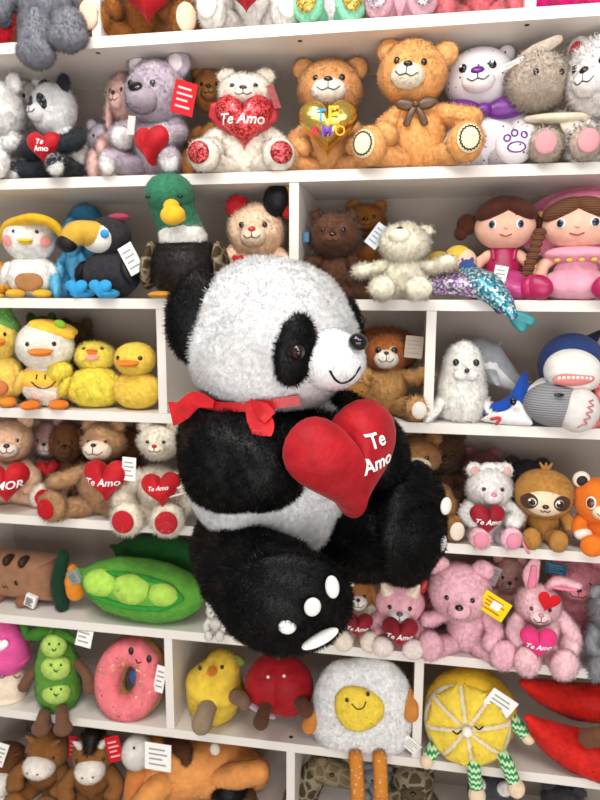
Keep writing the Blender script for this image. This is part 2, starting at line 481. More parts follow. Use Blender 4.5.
BEAR = dict(col='#c98a4b', muz=None, pad=None, ear='round', ear_in=None, nose='#1a1413', eye='#120d0b', fur='mid', fmat='fur',
            head=(0, 0, 0), hs=1.0, hx=1.0, hz=1.0, ms=1.0, arms='hug', legs='sit', arm=None, leg=None, tummy=None, feet=None, hands=None, es=1.0,
            head_col=None, torso=None, ear_col=None, nose_s=1.0, eye_az=24, eye_el=8, mouth=True, muz_out=1.0, whites=False, ear_r=1.0, ear_el=50, foot_r=1.0, hpx=None)
def sit(name, label, cat_, shelf, px, top, w, Y, rz=0, group=None, H=None, loc=None, **kw):
    """a stuffed animal sitting upright: torso, head, ears, arms, legs, feet and face, 1 unit tall before scaling"""
    p = dict(BEAR); p.update(kw)
    if loc is None:
        loc, H_ = place(shelf, px, top, Y)
        if H is None: H = H_
    ext = {'sit': .375, 'front': .27, 'wide': .44, 'stub': .27}[p['legs']]
    for a in ([p['arms']] if isinstance(p['arms'], str) else p['arms']): ext = max(ext, {'hug': .3, 'side': .37, 'lap': .3, 'up': .4, 'out': .4, 'high': .42}[a])
    ext = max(ext, .25 * p['hs'] * p['hx'])
    W = w * mpp(loc) / (2 * ext)
    T = Toy(name, label, cat_, loc, face(loc[0]) + R(rz), (W, (W + H) / 2, H), group)
    f, fm = p['fur'], p['fmat']
    C = p['col']; mc = mat(C, fm)
    tc = mat(p['torso'] or C, fm); ac = mat(p['arm'] or C, fm); lc = mat(p['leg'] or C, fm); hc = mat(p['head_col'] or C, fm)
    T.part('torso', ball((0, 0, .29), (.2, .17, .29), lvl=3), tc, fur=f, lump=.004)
    if p['tummy']: T.part('tummy', ball((0, -.06, .27), (.15, .125, .2)), mat(p['tummy'], fm), fur=f)
    # legs
    for sg in (-1, 1):
        if p['legs'] == 'sit':
            lp = [(sg * .12, -.05, .115), (sg * .2, -.22, .11), (sg * .26, -.34, .12)]; fo = (sg * .27, -.37, .145); fr = (.112, .085, .142); fy = sg * 14
        elif p['legs'] == 'front':
            lp = [(sg * .1, -.05, .115), (sg * .13, -.22, .11), (sg * .15, -.34, .12)]; fo = (sg * .155, -.37, .145); fr = (.112, .085, .142); fy = sg * 5
        elif p['legs'] == 'wide':
            lp = [(sg * .12, -.05, .1), (sg * .24, -.17, .1), (sg * .33, -.26, .11)]; fo = (sg * .335, -.28, .135); fr = (.112, .085, .138); fy = sg * 15
        else:                                         # short stubs
            lp = [(sg * .1, -.04, .1), (sg * .15, -.15, .085), (sg * .17, -.22, .085)]; fo = (sg * .18, -.24, .09); fr = (.09, .09, .088); fy = sg * 12
        fr = tuple(x * p['foot_r'] for x in fr); fo = (fo[0], fo[1], fr[2] + .003)
        lg = T.part('leg', [tube(lp, [.1, .095, .09]), ball(fo, fr, (0, 0, fy))] if not p['feet'] else tube(lp, [.1, .095, .09]), lc, fur=f, lump=.003)
        if p['feet']: T.part('foot', ball(fo, fr, (0, 0, fy)), mat(p['feet'], fm), parent=lg, fur=f)
        if p['pad']:
            n = rotm(0, 0, fy) @ np.array([0, -1.0, 0])
            pc = np.array(fo) + n * fr[1] * 1.02
            pm = p['pad'] if not isinstance(p['pad'], str) else mat(p['pad'], 'felt')
            po = T.part('foot_pad', ball(pc, (fr[0] * .68, .03, fr[2] * .7), (0, 0, fy)), pm, parent=lg)
    # arms
    for sg in (-1, 1):
        a = p['arms']; a = a if isinstance(a, str) else a[0 if sg < 0 else 1]
        hp = {'hug': [(.17, -.02, .47), (.26, -.13, .37), (.19, -.26, .31)], 'side': [(.16, 0, .47), (.27, -.06, .34), (.31, -.13, .2)],
              'lap': [(.16, -.02, .46), (.25, -.12, .32), (.22, -.22, .24)], 'up': [(.16, -.02, .44), (.27, -.1, .42), (.36, -.17, .47)],
              'out': [(.16, -.02, .45), (.27, -.08, .4), (.36, -.13, .36)], 'high': [(.15, -.02, .45), (.28, -.06, .52), (.38, -.1, .62)]}[a]
        pts = [(sg * x, y, z) for x, y, z in hp]
        am = T.part('arm', tube(pts, [.07, .08, .085]), ac, fur=f, lump=.003)
        if p['hands']: T.part('paw', ball(pts[-1], (.088, .09, .088)), mat(p['hands'], fm), parent=am, fur=f)
    # head
    hs = p['hs']; hc_ = np.array((0, -.03, .7)); hr = np.array((.25 * hs * p['hx'], .225 * hs, .235 * hs * p['hz'])); piv = (0, -.02, .52)
    if p['hpx']:
        u, v, a_, b_ = p['hpx']; Yh = loc[1] - .012
        hc_ = fix(T, u, v, Yh); s_ = mpp(at(u, v, Yh))
        hr = np.array((a_ * s_ / T.S[0], (a_ + b_) * .47 * s_ / T.S[1], b_ * s_ / T.S[2])); piv = hc_
    k3 = hr / np.array((.25, .225, .235))
    T.piv = piv
    T.head(piv, *p['head'])
    T.part('head', ball(hc_, hr, lvl=3), hc, fur=f, lump=.004)
    ec = mat(p['ear_col'] or p['head_col'] or C, fm); er = p['ear_r']
    top = hc_[2]
    if p['ear'] == 'round':
        for sg in (-1, 1):
            q, n = on(hc_, hr, sg * 70, p['ear_el'])
            q = q + n * .035 * er * k3; q[1] = hc_[1] + .01
            e = T.part('ear', ball(q, np.array((.088 * er, .05, .088 * er)) * k3), ec, fur=f)
            if p['ear_in']: T.part('inner_ear', ball(q + np.array([0, -.04, -.005]) * k3, np.array((.055 * er, .022, .055 * er)) * k3), mat(p['ear_in'], 'plush'), parent=e)
    elif p['ear'] == 'cat':
        for sg in (-1, 1):
            q, n = on(hc_, hr, sg * 55, 48)
            e = T.part('ear', tube([q - n * .03, q + np.array([sg * .05, 0, .11 * er])], [.09 * er, .015], flat=1, n=12), ec, fur=f)
            if p['ear_in']: T.part('inner_ear', tube([q - n * .02 + np.array([0, -.035, 0]), q + np.array([sg * .042, -.03, .08 * er])], [.055 * er, .01], n=10), mat(p['ear_in'], 'plush'), parent=e)
    elif p['ear'] == 'long':
        for sg in (-1, 1):
            q, n = on(hc_, hr, sg * 35, 62)
            e = T.part('ear', ball(q + np.array([sg * .05, 0, .13 * er]), (.07, .04, .17 * er), (0, sg * 16, 0)), ec, fur=f)
            if p['ear_in']: T.part('inner_ear', ball(q + np.array([sg * .05, -.03, .13 * er]), (.042, .02, .13 * er), (0, sg * 16, 0)), mat(p['ear_in'], 'plush'), parent=e)
    elif p['ear'] == 'flop':
        for sg in (-1, 1):
            q, n = on(hc_, hr, sg * 75, 35)
            e = T.part('ear', ball(q + np.array([sg * .03, 0, -.13 * er]), (.045, .07, .17 * er), (0, -sg * 12, 0)), ec, fur=f)
    # face
    muzzle_c = np.array(hc_) + np.array([0, -hr[1] * .82 * p['muz_out'], -hr[2] * .28]); mr = np.array([.115, .1, .088]) * k3 * p['ms']
    mz = None
    if p['ms'] > 0:
        mz = T.part('muzzle', ball(muzzle_c, mr), mat(p['muz'] or p['head_col'] or C, 'plush' if f != 'long' else fm), fur=None if f in (None, 'none') else 'short')
        q, n = on(muzzle_c, mr, 0, 38)
        T.part('nose', stud(q, n, .034 * k3[0] * p['nose_s'], .024, .025 * k3[2] * p['nose_s']), mat(p['nose'], 'gloss'), parent=mz)
        if p['mouth']:
            T.part('mouth', [arc_on(muzzle_c, mr, [(0, 22), (0, -8)], .0045, 1.03), arc_on(muzzle_c, mr, [(-38, 2), (-20, -14), (0, -8), (20, -14), (38, 2)], .0045, 1.03)], mat('#2a1a16', 'felt'), parent=mz)
    for sg in (-1, 1):
        q, n = on(hc_, hr, sg * p['eye_az'], p['eye_el'])
        e = T.part('eye', stud(q, n, .024 * k3[0] * p['es'], .016, .026 * k3[2] * p['es']), mat(p['eye'], 'gloss'))
        if p['whites']: T.part('eye_shine', stud(q + n * .016 + np.array([-.006, 0, .012]), n, .009, .004, .01), mat('#ffffff', 'felt'), parent=e)
    T.info = dict(hc=hc_, hr=hr, mc=muzzle_c, mr=mr)
    T.p = p
    T.body()
    return T
# ================================================================== the place
for k, z in dict(A=.6373, B=.3084, C=.0034, D=-.2952, E=-.6004, F=-.9042, G=-1.2058, H=-1.508, T=1.06).items():
    SHELF[k] = EYE + z
X0, X1, DEP, TH = -1.3, .8, .30, .026
floor = obj('floor', *box(((X0 + X1) / 2, -1.2, -.05), (6, 5, .1)), mat('#b9b2a8', 'board'), smooth=False); tag(floor, None, None, kind='structure')
wall = obj('wall_back', *box(((X0 + X1) / 2, DEP + .08, 1.5), (6, .1, 3.0)), mat('#d6d0c8', 'board'), smooth=False); tag(wall, None, None, kind='structure')
unit = bpy.data.objects.new('display_shelving', None); col.objects.link(unit); unit.location = ((X0 + X1) / 2, .15, 0)
tag(unit, 'white open display shelving filling the whole wall and loaded with plush toys', 'shelves')
def upart(name, g, m, parent=None):
    V, F = g
    p = parent or unit
    off = np.array(unit.location)
    return obj(name, V - off, F, m, p, smooth=False)
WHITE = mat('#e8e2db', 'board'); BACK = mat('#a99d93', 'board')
upart('back_panel', box(((X0 + X1) / 2, DEP + .01, 1.38), (X1 - X0, .02, 2.72)), BACK)
boards = {}
for k, z in SHELF.items():
    boards[k] = upart('shelf_board', box(((X0 + X1) / 2, DEP / 2, z - TH / 2), (X1 - X0, DEP, TH)), WHITE)
for x in (X0 - TH / 2, X1 + TH / 2):
    upart('side_panel', box((x, DEP / 2 + .01, 1.36), (TH, DEP + .02, 2.72)), WHITE)
order = 'HGFEDCBAT'
def divider(below, X):
    z0 = SHELF[below]; z1 = SHELF[order[order.index(below) + 1]] - TH
    upart('divider', box((X, DEP / 2 + .001, (z0 + z1) / 2), (TH * .9, DEP - .003, z1 - z0 - .001)), WHITE)
for b, xs in {'A': (-.785, .235), 'C': (-.291,), 'D': (-.64, .045), 'G': (-.644, .045), 'H': (-.296,)}.items():
    for x in xs: divider(b, x)
for b, px, py, below in (('A', 98, 53, 1), ('A', 300, 41, 1), ('A', 527, 25, 1), ('G', 291, 737, 0)):
    z = SHELF[b] - TH if below else SHELF[b]
    d = at(px, py, 0) - CAM; P = CAM + d * ((z - CAM[2]) / d[2])
    upart('screw_hole', ball(P, (.006, .006, .0015), lvl=2), mat('#2b2522', 'felt'), boards[b])
upart('display_hook', tube([at(268, 470, .005), at(270, 470, -.05), at(272, 468, -.102)], .006, n=10), mat('#b8b8b8', 'foil'))
upart('plinth', box(((X0 + X1) / 2, .16, .045), (X1 - X0, .24, .09)), WHITE)

# ------------------------------------------------------------------ camera and light
cam = bpy.data.cameras.new('camera'); co = bpy.data.objects.new('camera', cam); col.objects.link(co)
cam.sensor_fit = 'VERTICAL'; cam.sensor_height = 36; cam.lens = F_PX / 800 * 36; cam.clip_start = .05
Mc = Matrix.Identity(4)
for i in range(3):
    Mc[i][0] = RIGHT[i]; Mc[i][1] = UP[i]; Mc[i][2] = -FWD[i]; Mc[i][3] = CAM[i]
co.matrix_world = Mc
cam.dof.use_dof = True; cam.dof.focus_distance = 1.22; cam.dof.aperture_fstop = 5.0
sc = bpy.context.scene; sc.camera = co
sc.view_settings.view_transform = 'Standard'; sc.view_settings.look = 'None'; sc.view_settings.exposure = -.06
w = bpy.data.worlds.new('world'); sc.world = w; w.use_nodes = True
w.node_tree.nodes['Background'].inputs[0].default_value = (1, .97, .94, 1); w.node_tree.nodes['Background'].inputs[1].default_value = .42
def area(name, loc, tgt, sx, sy, e, c=(1, .96, .91)):
    l = bpy.data.lights.new(name, 'AREA'); l.shape = 'RECTANGLE'; l.size = sx; l.size_y = sy; l.energy = e; l.color = c
    o = bpy.data.objects.new(name, l); col.objects.link(o); o.location = loc
    o.rotation_euler = (Vector(tgt) - Vector(loc)).to_track_quat('-Z', 'Y').to_euler()
    return o
area('ceiling_light', (-.5, -1.5, 3.1), (-.3, 0, 1.3), 1.6, .5, 27)
area('ceiling_light', (.7, -2.3, 3.0), (0, 0, 1.2), 1.6, .5, 24)
area('front_fill_light', (.2, -3.2, .9), (-.2, 0, .75), 2.8, 1.4, 58, (1, .98, .96))  # added front fill that brightens the lower shelves; no window stands here
area('ceiling_light', (-.6, -.9, 3.2), (-.3, -.2, 1.4), .35, .35, 11)
# ================================================================== the big panda
def big_panda():
    root_w = at(272, 555, -.27)
    T = Toy('plush_panda', 'giant black and white panda plush holding a red heart, hanging in front of the shelves', 'plush toy', root_w)
    def P(px, py, Y): return at(px, py, Y) - root_w
    def s(px_, Y): return px_ * mpp(at(272, 400, Y))
    WH = mat('#f3f3f5', 'fur'); BK = mat('#08080a', 'fur')
    hY = -.31
    T.part('torso', ball(P(274, 472, -.27), (s(87, -.25), s(74, -.25), s(90, -.25)), lvl=4), WH, fur='panda', lump=.004)
    T.part('shoulder_yoke', [ball(P(274, 430, -.275), (s(86, -.24), s(80, -.24), s(40, -.24)), (0, 8, 0), lvl=4)], BK, fur='panda')
    # head turned about 55 degrees to the right of the viewer
    hc = P(270, 339, hY); hr = np.array([s(84, hY), s(80, hY), s(77, hY)])
    T.part('head', ball(hc, hr, lvl=4), WH, fur='panda', lump=.003)
    mc = P(329, 359, hY - .09); mr = (s(38, hY - .09), s(30, hY), s(28, hY))
    mrot = rotm(0, 8, -32)
    mz = T.part('muzzle', ball(mc, mr, mrot, lvl=4), mat('#f1f0f2', 'plush'), fur='short')
    def mon(az, el, lift=1.0):
        p, n = on((0, 0, 0), np.array(mr) * lift, az, el)
        return mrot @ p + mc, mrot @ n
    q, n = mon(78, 24)
    T.part('nose', ball(P(358, 342, hY - .135), (s(8.5, hY), s(8, hY), s(7.5, hY)), (0, 10, 0), lvl=3), mat('#0c0b0c', 'gloss'), parent=mz)
    T.part('mouth', [tube([mon(a, e, 1.02)[0] for a, e in pts], .0022, n=6, seg=14) for pts in
           ([(38, -10), (48, -25), (63, -32), (78, -22), (88, 0)],)], mat('#15110f', 'felt'), parent=mz)
    def hon(az, el, lift=1.0):
        p, n = on(hc, hr * lift, az, el); return p, n
    for az, el, sc_ in ((27, -4, 1), (104, 12, .8)):
        q, n = hon(az, el, 1.0)
        e = T.part('eye_patch', ball(q, (s(18, hY) * sc_, .016, s(32, hY) * sc_), frame(n, 9), lvl=3), BK, fur='panda')
        q2 = q + n * .017
        ey = T.part('eye', ball(q2, (s(6.5, hY), .011, s(7, hY)), frame(n), lvl=3), mat('#2a1208', 'gloss'), parent=e)
        T.part('pupil', ball(q2 + n * .005, (s(4.2, hY), .0082, s(4.6, hY)), frame(n), lvl=2), mat('#060505', 'gloss'), parent=e)
    for pos, rx, rot in (((196, 317, hY - .08), (28, 15, 44), (0, 6, 12)), ((300, 300, hY + .15), (26, 15, 38), (0, 10, 60))):
        T.part('ear', ball(P(*pos), (s(rx[0], hY), s(rx[1], hY), s(rx[2], hY)), rot, lvl=4), BK, fur='panda')
    # arms
    T.part('arm', [tube([P(219, 434, -.33), P(233, 458, -.4), P(258, 464, -.43)], [s(42, -.35), s(53, -.35), s(46, -.4)], n=24, seg=14)], BK, fur='panda', lump=.004)
    T.part('arm', [tube([P(335, 425, -.22), P(370, 445, -.25), P(380, 462, -.33)], [s(36, -.25), s(34, -.25), s(28, -.3)], n=20, seg=12)], BK, fur='panda')
    # near leg, sole towards the viewer
    def toe(px, py, Y, n, a, b, roll, par):
        T.part('toe_pad', ball(P(px, py, Y), (a, .006, b), frame(n, roll), lvl=3), mat('#eceae6', 'plush'), parent=par, fur='short')
    lg = T.part('leg', [tube([P(230, 545, -.3), P(250, 570, -.4), P(276, 592, -.47)], [s(41, -.33), s(50, -.4), s(56, -.45)], n=26, seg=14)], BK, fur='panda', lump=.003)
    fc = P(288, 603, -.5); n = np.array([.2, -.95, -.22]); n /= np.linalg.norm(n)
    ft = T.part('foot', ball(fc, (s(67, -.5), s(27, -.5), s(63, -.5)), frame(n), lvl=4), BK, parent=lg, fur='panda')
    def sole(px, py):
        # the point of the sole on this line of sight
        d = at(px, py, 0) - CAM; o = CAM - (fc + root_w); B = frame(n); r = np.array([s(67, -.5), s(27, -.5), s(63, -.5)])
        dl, ol = (B.T @ d) / r, (B.T @ o) / r
        a, b, c = dl @ dl, 2 * dl @ ol, ol @ ol - 1
        t = (-b - math.sqrt(max(0, b * b - 4 * a * c))) / (2 * a)
        return CAM + d * t - root_w
    def pad(px, py, a, b, roll):
        p = sole(px, py); B = frame(n); r = np.array([s(67, -.5), s(27, -.5), s(63, -.5)])
        l = B.T @ (p - fc); m = B @ (l / r ** 2); m /= np.linalg.norm(m)
        T.part('toe_pad', ball(p + m * .013, (a, .013, b), frame(m, roll), lvl=3), mat('#eceae6', 'felt'), parent=ft)
    m1 = mpp(at(287, 600, -.55))
    pad(287, 621, 9.5 * m1, 8 * m1, 10); pad(311, 603, 8.5 * m1, 9.5 * m1, 12); pad(329, 585, 7 * m1, 11.5 * m1, -4); pad(318, 633, 21 * m1, 5 * m1, -30)
    # far leg, sole turned to the right
    lg2 = T.part('leg', [tube([P(322, 540, -.22), P(360, 532, -.27), P(396, 525, -.3)], [s(40, -.25), s(47, -.27), s(50, -.3)], n=26, seg=14)], BK, fur='panda', lump=.003)
    n2 = np.array([.86, -.48, .05]); n2 /= np.linalg.norm(n2)
    fc2 = P(410, 523, -.31)
    ft2 = T.part('foot', ball(fc2, (s(52, -.3), s(28, -.3), s(60, -.3)), frame(n2, 14), lvl=4), BK, parent=lg2, fur='panda')
    for px, py, b, roll in ((446, 506, 10, 6), (441, 543, 11, 14)):
        p = P(px, py, -.345); 
        T.part('toe_pad', ball(p, (8 * m1, .009, b * m1), frame(np.array([.8, -.6, 0]), roll), lvl=3), mat('#eceae6', 'felt'), parent=ft2)
    # heart pillow
    hM = P(342, 464, -.43)
    T.heart(hM, s(132, -.45), '#ab0d1c', 'velvet', text=[('Te', .155, .23, .13), ('Amo', .3, .07, .1)], rot=(4, -11, 45), T=.31, shear=.05, lump=.0, rings=14)
    # ribbon round the neck
    RB = mat('#c8141f', 'satin')
    def strip(pts, wds, nrm):
        C = spline(np.array(pts), 18); ww = np.interp(np.linspace(0, len(pts) - 1, 18), range(len(pts)), wds)
        V, F = [], []
        for k, c in enumerate(C):
            t = C[min(k + 1, 17)] - C[max(k - 1, 0)]; sd = np.cross(t, nrm); sd /= np.linalg.norm(sd)
            for e, th in ((-1, 0), (1, 0), (1, .002), (-1, .002)):
                V.append(c + sd * ww[k] * e / 2 + np.array(nrm) * th)
        for k in range(17):
            for j in range(4):
                a, b = k * 4 + j, k * 4 + (j + 1) % 4
                F += [(a, b, b + 4), (a, b + 4, a + 4)]
        F += [(0, 1, 2), (0, 2, 3), (68, 70, 69), (68, 71, 70)]
        return outward(np.array(V), np.array(F))
    T.part('neck_ribbon', [
        strip([P(196, 402, -.39), P(225, 407, -.425), P(262, 405, -.435), P(300, 400, -.43)], [s(10, -.4)] * 4, (0, -1, 0)),
        strip([P(214, 404, -.425), P(196, 400, -.41), P(182, 411, -.4), P(171, 414, -.39)], [s(8, -.4), s(18, -.4), s(20, -.4), s(26, -.4)], (0, -1, .1)),
        strip([P(248, 402, -.44), P(256, 414, -.455), P(262, 426, -.47), P(262, 436, -.475)], [s(10, -.4), s(22, -.4), s(25, -.4), s(18, -.4)], (0, -1, .15)),
        strip([P(250, 404, -.442), P(262, 410, -.462), P(270, 418, -.47)], [s(8, -.4), s(16, -.4), s(14, -.4)], (.2, -1, .1))], RB, smooth=False)
    T.tag(P(350, 578, -.3), .02, .03, (0, 5, 0), name='care_tag')
    return T
big_panda()
# ================================================================== rows of toys
TOY = 'plush toy'
RED = '#b5121f'
# ---------------------------------------------------------------- top shelf (only feet and laps in view)
t = sit('teddy_bear', 'orange-brown plush in a red outfit at the top left corner, behind grey plush', TOY, 'A', 8, -70, 90, .2, col='#8a4a1c', arms='lap', torso='#a81522', arm='#a81522')
t.part('badge', ball((.04, -.19, .3), (.05, .02, .04)), mat('#2f86c9', 'felt'))
t = sit('plush_elephant', 'grey fluffy plush with both legs dangling over the edge of the top shelf', TOY, 'A', 50, -75, 105, .05, col='#6f7078', fur='long', ear='flop', ms=0, arms='side', legs='stub', foot_r=.01)
L_ = []
for sg, fx, fy in ((-1, 38, 55), (1, 69, 40)):
    q = fix(t, fx, fy, -.05)
    L_.append(t.part('leg', [tube([(sg * .1, -.1, .12), (q[0] * .9, q[1] * .8, .12), q + np.array([0, 0, .1]), q], [.1, .1, .1, .1], n=16), ball(q + np.array([0, -.03, .01]), (.12, .09, .12))], mat('#6f7078', 'fur'), fur='mid', lump=.006))
for o in [c for c in t.root.children if c.name.startswith('leg') and c not in L_]: bpy.data.objects.remove(o)
t = sit('teddy_bear', 'brown teddy with cream soles holding a plain red heart on the top shelf', TOY, 'A', 147, -95, 110, .15, col='#8b5522', fur='long', pad='#e8cdb2', legs='wide', arms='lap')
t.heart_px(147, -6, 58, RED, 'velvet')
t = sit('teddy_bear', 'white teddy on the top shelf with a small red heart, only its lap in view', TOY, 'A', 254, -100, 95, .15, col='#e6e2dc', fur='mid', pad='#efe8de', arms='lap')
t.heart_px(246, -8, 40, RED, 'velvet')
t = sit('teddy_bear', 'mint green and yellow plush with gold sequin soles on the top shelf', TOY, 'A', 332, -100, 78, .14, col='#8fd9b6', arm='#e9dd6c', fur='short', pad=mat('#c9a93c', 'sequin'), legs='front', torso='#f0d7e6')
t = sit('teddy_bear', 'pale pink plush with sparkling silver-pink soles on the top shelf', TOY, 'A', 400, -105, 78, .14, col='#e9b7c4', fur='short', pad=mat('#d9b9c4', 'sequin'), legs='front')
t = sit('teddy_bear', 'rose pink furry plush on the top shelf, furthest right of its bay', TOY, 'A', 478, -105, 92, .14, col='#d9747c', fur='long', legs='wide')
t = sit('teddy_bear', 'magenta plush just peeking into view at the top right corner', TOY, 'A', 562, -110, 70, .14, col='#c8186e', fur='short')

# ---------------------------------------------------------------- second shelf
t = sit('teddy_bear', 'white furry teddy at the left end beside the small panda', TOY, 'B', 2, 80, 72, .1, col='#dcd8d6', fur='long', rz=-25, hpx=(0, 110, 24, 27))
t = sit('teddy_bear', 'white plush half hidden behind the small panda with the heart', TOY, 'B', 26, 82, 60, .2, col='#d5d0ce', fur='mid', rz=-15, hpx=(26, 104, 16, 22))
t = sit('plush_panda', 'small panda plush hugging a red heart that reads Te Amo', TOY, 'B', 68, 82, 86, .1, rz=-38, col='#e9e8e8', torso='#e9e8e8', arm='#23272e', leg='#23272e', ear_col='#23272e', fur='mid', feet='#e6e4e2', head=(-4, 0, 0), legs='sit', foot_r=.66, eye_el=4, hpx=(54, 109, 22, 25))
t.heart_px(45, 148, 36, RED, 'velvet', [('Te', .2, .14), ('Amo', .42, -.04)], (0, 0, 26), Y=-.005)
t.head(t.piv, -4)
for sg in (-1, 1):
    q, n = on(t.info['hc'], t.info['hr'], sg * 25, 4); k_ = t.info['hr'] / np.array((.25, .225, .235))
    t.part('eye_patch', stud(q - n * .004, n, .055 * k_[0], .014, .075 * k_[2], sg * -20), mat('#1b1d22', 'fur'), fur='short')
t.body()
t = sit('plush_bunny', 'pale lilac plush mostly hidden behind the small panda', TOY, 'B', 104, 120, 40, .2, col='#c9c0cc', fur='mid')
t = sit('plush_bunny', 'pink fluffy bunny standing behind the lilac plush on its left', TOY, 'B', 126, 72, 46, .18, col='#e0b8b0', fur='long', ear='flop', ear_r=1.3, rz=-20, hpx=(124, 98, 15, 22))
t = sit('plush_koala', 'lilac koala plush with a large black nose, white paws and a plain red heart', TOY, 'B', 157, 58, 86, .1, col='#a79aa6', fur='mid', ear='round', ear_r=1.15, ear_in='#e8dfe0', hands='#e9e4e2', feet='#e9e4e2', rz=-14, head=(-10, 3, 6), legs='sit', foot_r=.66, ms=1.15, nose_s=1.7, hs=.98, mouth=False, nose='#101012', hpx=(157, 95, 32, 32))
t.heart_px(152, 145, 42, RED, 'velvet', rot=(0, 0, -20), T=.3, Y=-.015)
t.tag_px(184, 98, 22, 32, (0, 12, 24), '#c01523', '#f1c8c8', name='hang_tag', Y=.02)
t.part('paper_tag', box((-.02, -.43, .36), (.07, .01, .14), (0, 10, -14)), mat('#cfc9c6', 'paper'), smooth=False)
t = sit('teddy_bear', 'caramel brown teddy behind the white bear with the ruffled heart', TOY, 'B', 213, 74, 56, .2, col='#a8703c', fur='mid', hpx=(211, 92, 18, 19))
t = sit('teddy_bear', 'white teddy with a ruffled red sequin heart reading Te Amo and red sequin soles', TOY, 'B', 246, 75, 98, .1, col='#e9e0d2', fur='mid', pad=mat('#b01420', 'sequin'), legs='sit', arms='lap', ear_in='#e2d3c6', hs=.92, nose='#4a3226', foot_r=1.05, hpx=(246, 95, 28, 20))
rf = HEART * (1 + .05 * np.sin(np.arange(48) * 2.6))[:, None]
t.part('ruffle', xf(pillow(rf, .06), mtx(fix(t, 244, 124, .06), (6, 0, 0), .52)), mat('#c22a35', 'satin'))
t.heart_px(244, 121, 58, mat('#c8131f', 'sequin'), None, 'Te Amo', (6, 0, 0), tw=.74, Y=.05)
t.part('ribbon_tag', box(fix(t, 274, 97, .05), (.05, .015, .22), (0, -16, 0)), mat('#8f1620', 'satin'), smooth=False)
t = sit('teddy_bear', 'honey brown teddy holding a gold foil heart with coloured TE AMO letters', TOY, 'B', 329, 62, 106, .14, ear_el=40, col='#cc945e', fur='mid', pad='#f1e4d6', muz='#f3ebe0', hs=1.0, ms=1.15, legs='wide', arms='lap', hpx=(330, 90, 32, 27))
g = t.heart_px(328, 127, 60, mat('#d8b860', 'foil'), None, name='foil_heart', T=.24, Y=.03)
fo_ = fix(t, 328, 127, .03); fo_[2] -= .03 * 60 * mpp(at(328, 127, .03)) / t.S[2]; fk = 60 * mpp(at(328, 127, .03))
for tx, z_, cols in (('TE', .15, ('#2aa7d8', '#e8c32d')), ('AMO', -.09, ('#d8324a', '#7b4fc0', '#e8b02d'))):
    for k, ch in enumerate(tx):
        V, F = text_geo(ch); 
        x_ = (k - (len(tx) - 1) / 2) * .21
        t.part('foil_letter', xf((V * .17 + np.array([x_, -.255 + .35 * (x_ ** 2), z_]), F), np.diag([fk / t.S[0], fk / t.S[1], fk / t.S[2], 1.0]) + np.array([[0, 0, 0, fo_[0]], [0, 0, 0, fo_[1]], [0, 0, 0, fo_[2]], [0, 0, 0, 0]])), mat(cols[k], 'gloss'), parent=g, smooth=False)
for sg in (-1, 1):
    pass
t = sit('teddy_bear', 'large golden teddy with a brown satin bow and cream soles stitched in black', TOY, 'B', 418, 42, 118, .06, col='#d89c5e', fur='mid', muz='#f6ead4', pad='#eee3bd', arms=('lap', 'out'), legs='wide', ear_in='#d9a368', head=(-3, 2, 9), ear_el=36, hs=1.02, ms=1.1, rz=-4, foot_r=1.1, hpx=(413, 74, 33, 30))
t.bow(fix(t, 416, 106, .0), .28, '#5d4028')
for o in [c for c in t.root.children if c.name.startswith('leg')]:
    for f_ in [c for c in o.children if c.name.startswith('foot_pad')]:
        sg = 1 if sum(v.co.x for v in f_.data.vertices) > 0 else -1
        fr = np.array((.112, .085, .142)) * 1.1; fo = np.array((sg * .335, -.28, .135)); fr = np.array((.112, .085, .138)) * 1.1; fo[2] = fr[2] + .003
        Rm = rotm(0, 0, sg * 15); pc = fo + Rm @ np.array([0, -fr[1] * 1.02, 0])
        pts = []
        for k in range(41):
            a = 2 * math.pi * k / 40; rr_ = .86 if k % 2 else .74
            x_, z_ = math.cos(a) * rr_, math.sin(a) * rr_
            y_ = -math.sqrt(max(0, 1 - rr_ * rr_)) * .03 - .004
            pts.append(pc + Rm @ np.array([x_ * fr[0] * .68, y_, z_ * fr[2] * .7]))
        t.part('stitching', tube(pts, .005, n=6, seg=81, cap=False), mat('#2a221c', 'felt'), parent=f_)
t = sit('teddy_bear', 'white teddy speckled with tiny stars, with a purple nose and purple outlined paw soles', TOY, 'B', 484, 50, 92, .14, col='#e6e0e4', fur='none', fmat='stars', nose='#6a1f86', ear='round', ear_r=.7, ear_el=40, head=(-4, 0, -4), arms='lap', legs='front', ms=1.0, whites=True, es=1.25, muz='#f0eaec', nose_s=1.4, hpx=(479, 80, 34, 30))
t.bow(fix(t, 484, 113, .09), .5, '#6a2187', 'satin', tails=False)
for o in [c for c in t.root.children if c.name.startswith('leg')]:
    sg = 1 if sum(v.co.x for v in o.data.vertices) > 0 else -1
    fo = np.array((sg * .155, -.37, .145)); fr = np.array((.112, .085, .142)); Rm = rotm(0, 0, sg * 5)
    for (u, v, ra, rb) in ((0, -.03, .05, .036), (-.055, .04, .017, .024), (-.015, .075, .017, .026), (.04, .06, .017, .024)):
        ring = []
        for k in range(17):
            a = 2 * math.pi * k / 16; x_ = u + ra * math.cos(a); z_ = v + rb * math.sin(a)
            y_ = -fr[1] * math.sqrt(max(.02, 1 - (x_ / fr[0]) ** 2 - (z_ / fr[2]) ** 2)) - .004
            ring.append(fo + Rm @ np.array([x_, y_, z_]))
        t.part('paw_outline', tube(ring, .005, n=6, seg=33, cap=False), mat('#6a2a8c', 'felt'), parent=o)
t = sit('plush_rabbit', 'beige shaggy rabbit with one ear out sideways, cream scarf and pink round soles', TOY, 'B', 557, 68, 84, .08, col='#a89a8c', fur='long', pad='#d99aa0', ear='none', legs='front', arms='side', ms=0, head=(14, 4, 0), eye='#15100e', eye_el=4, foot_r=1.15, rz=4, hpx=(538, 81, 31, 28))
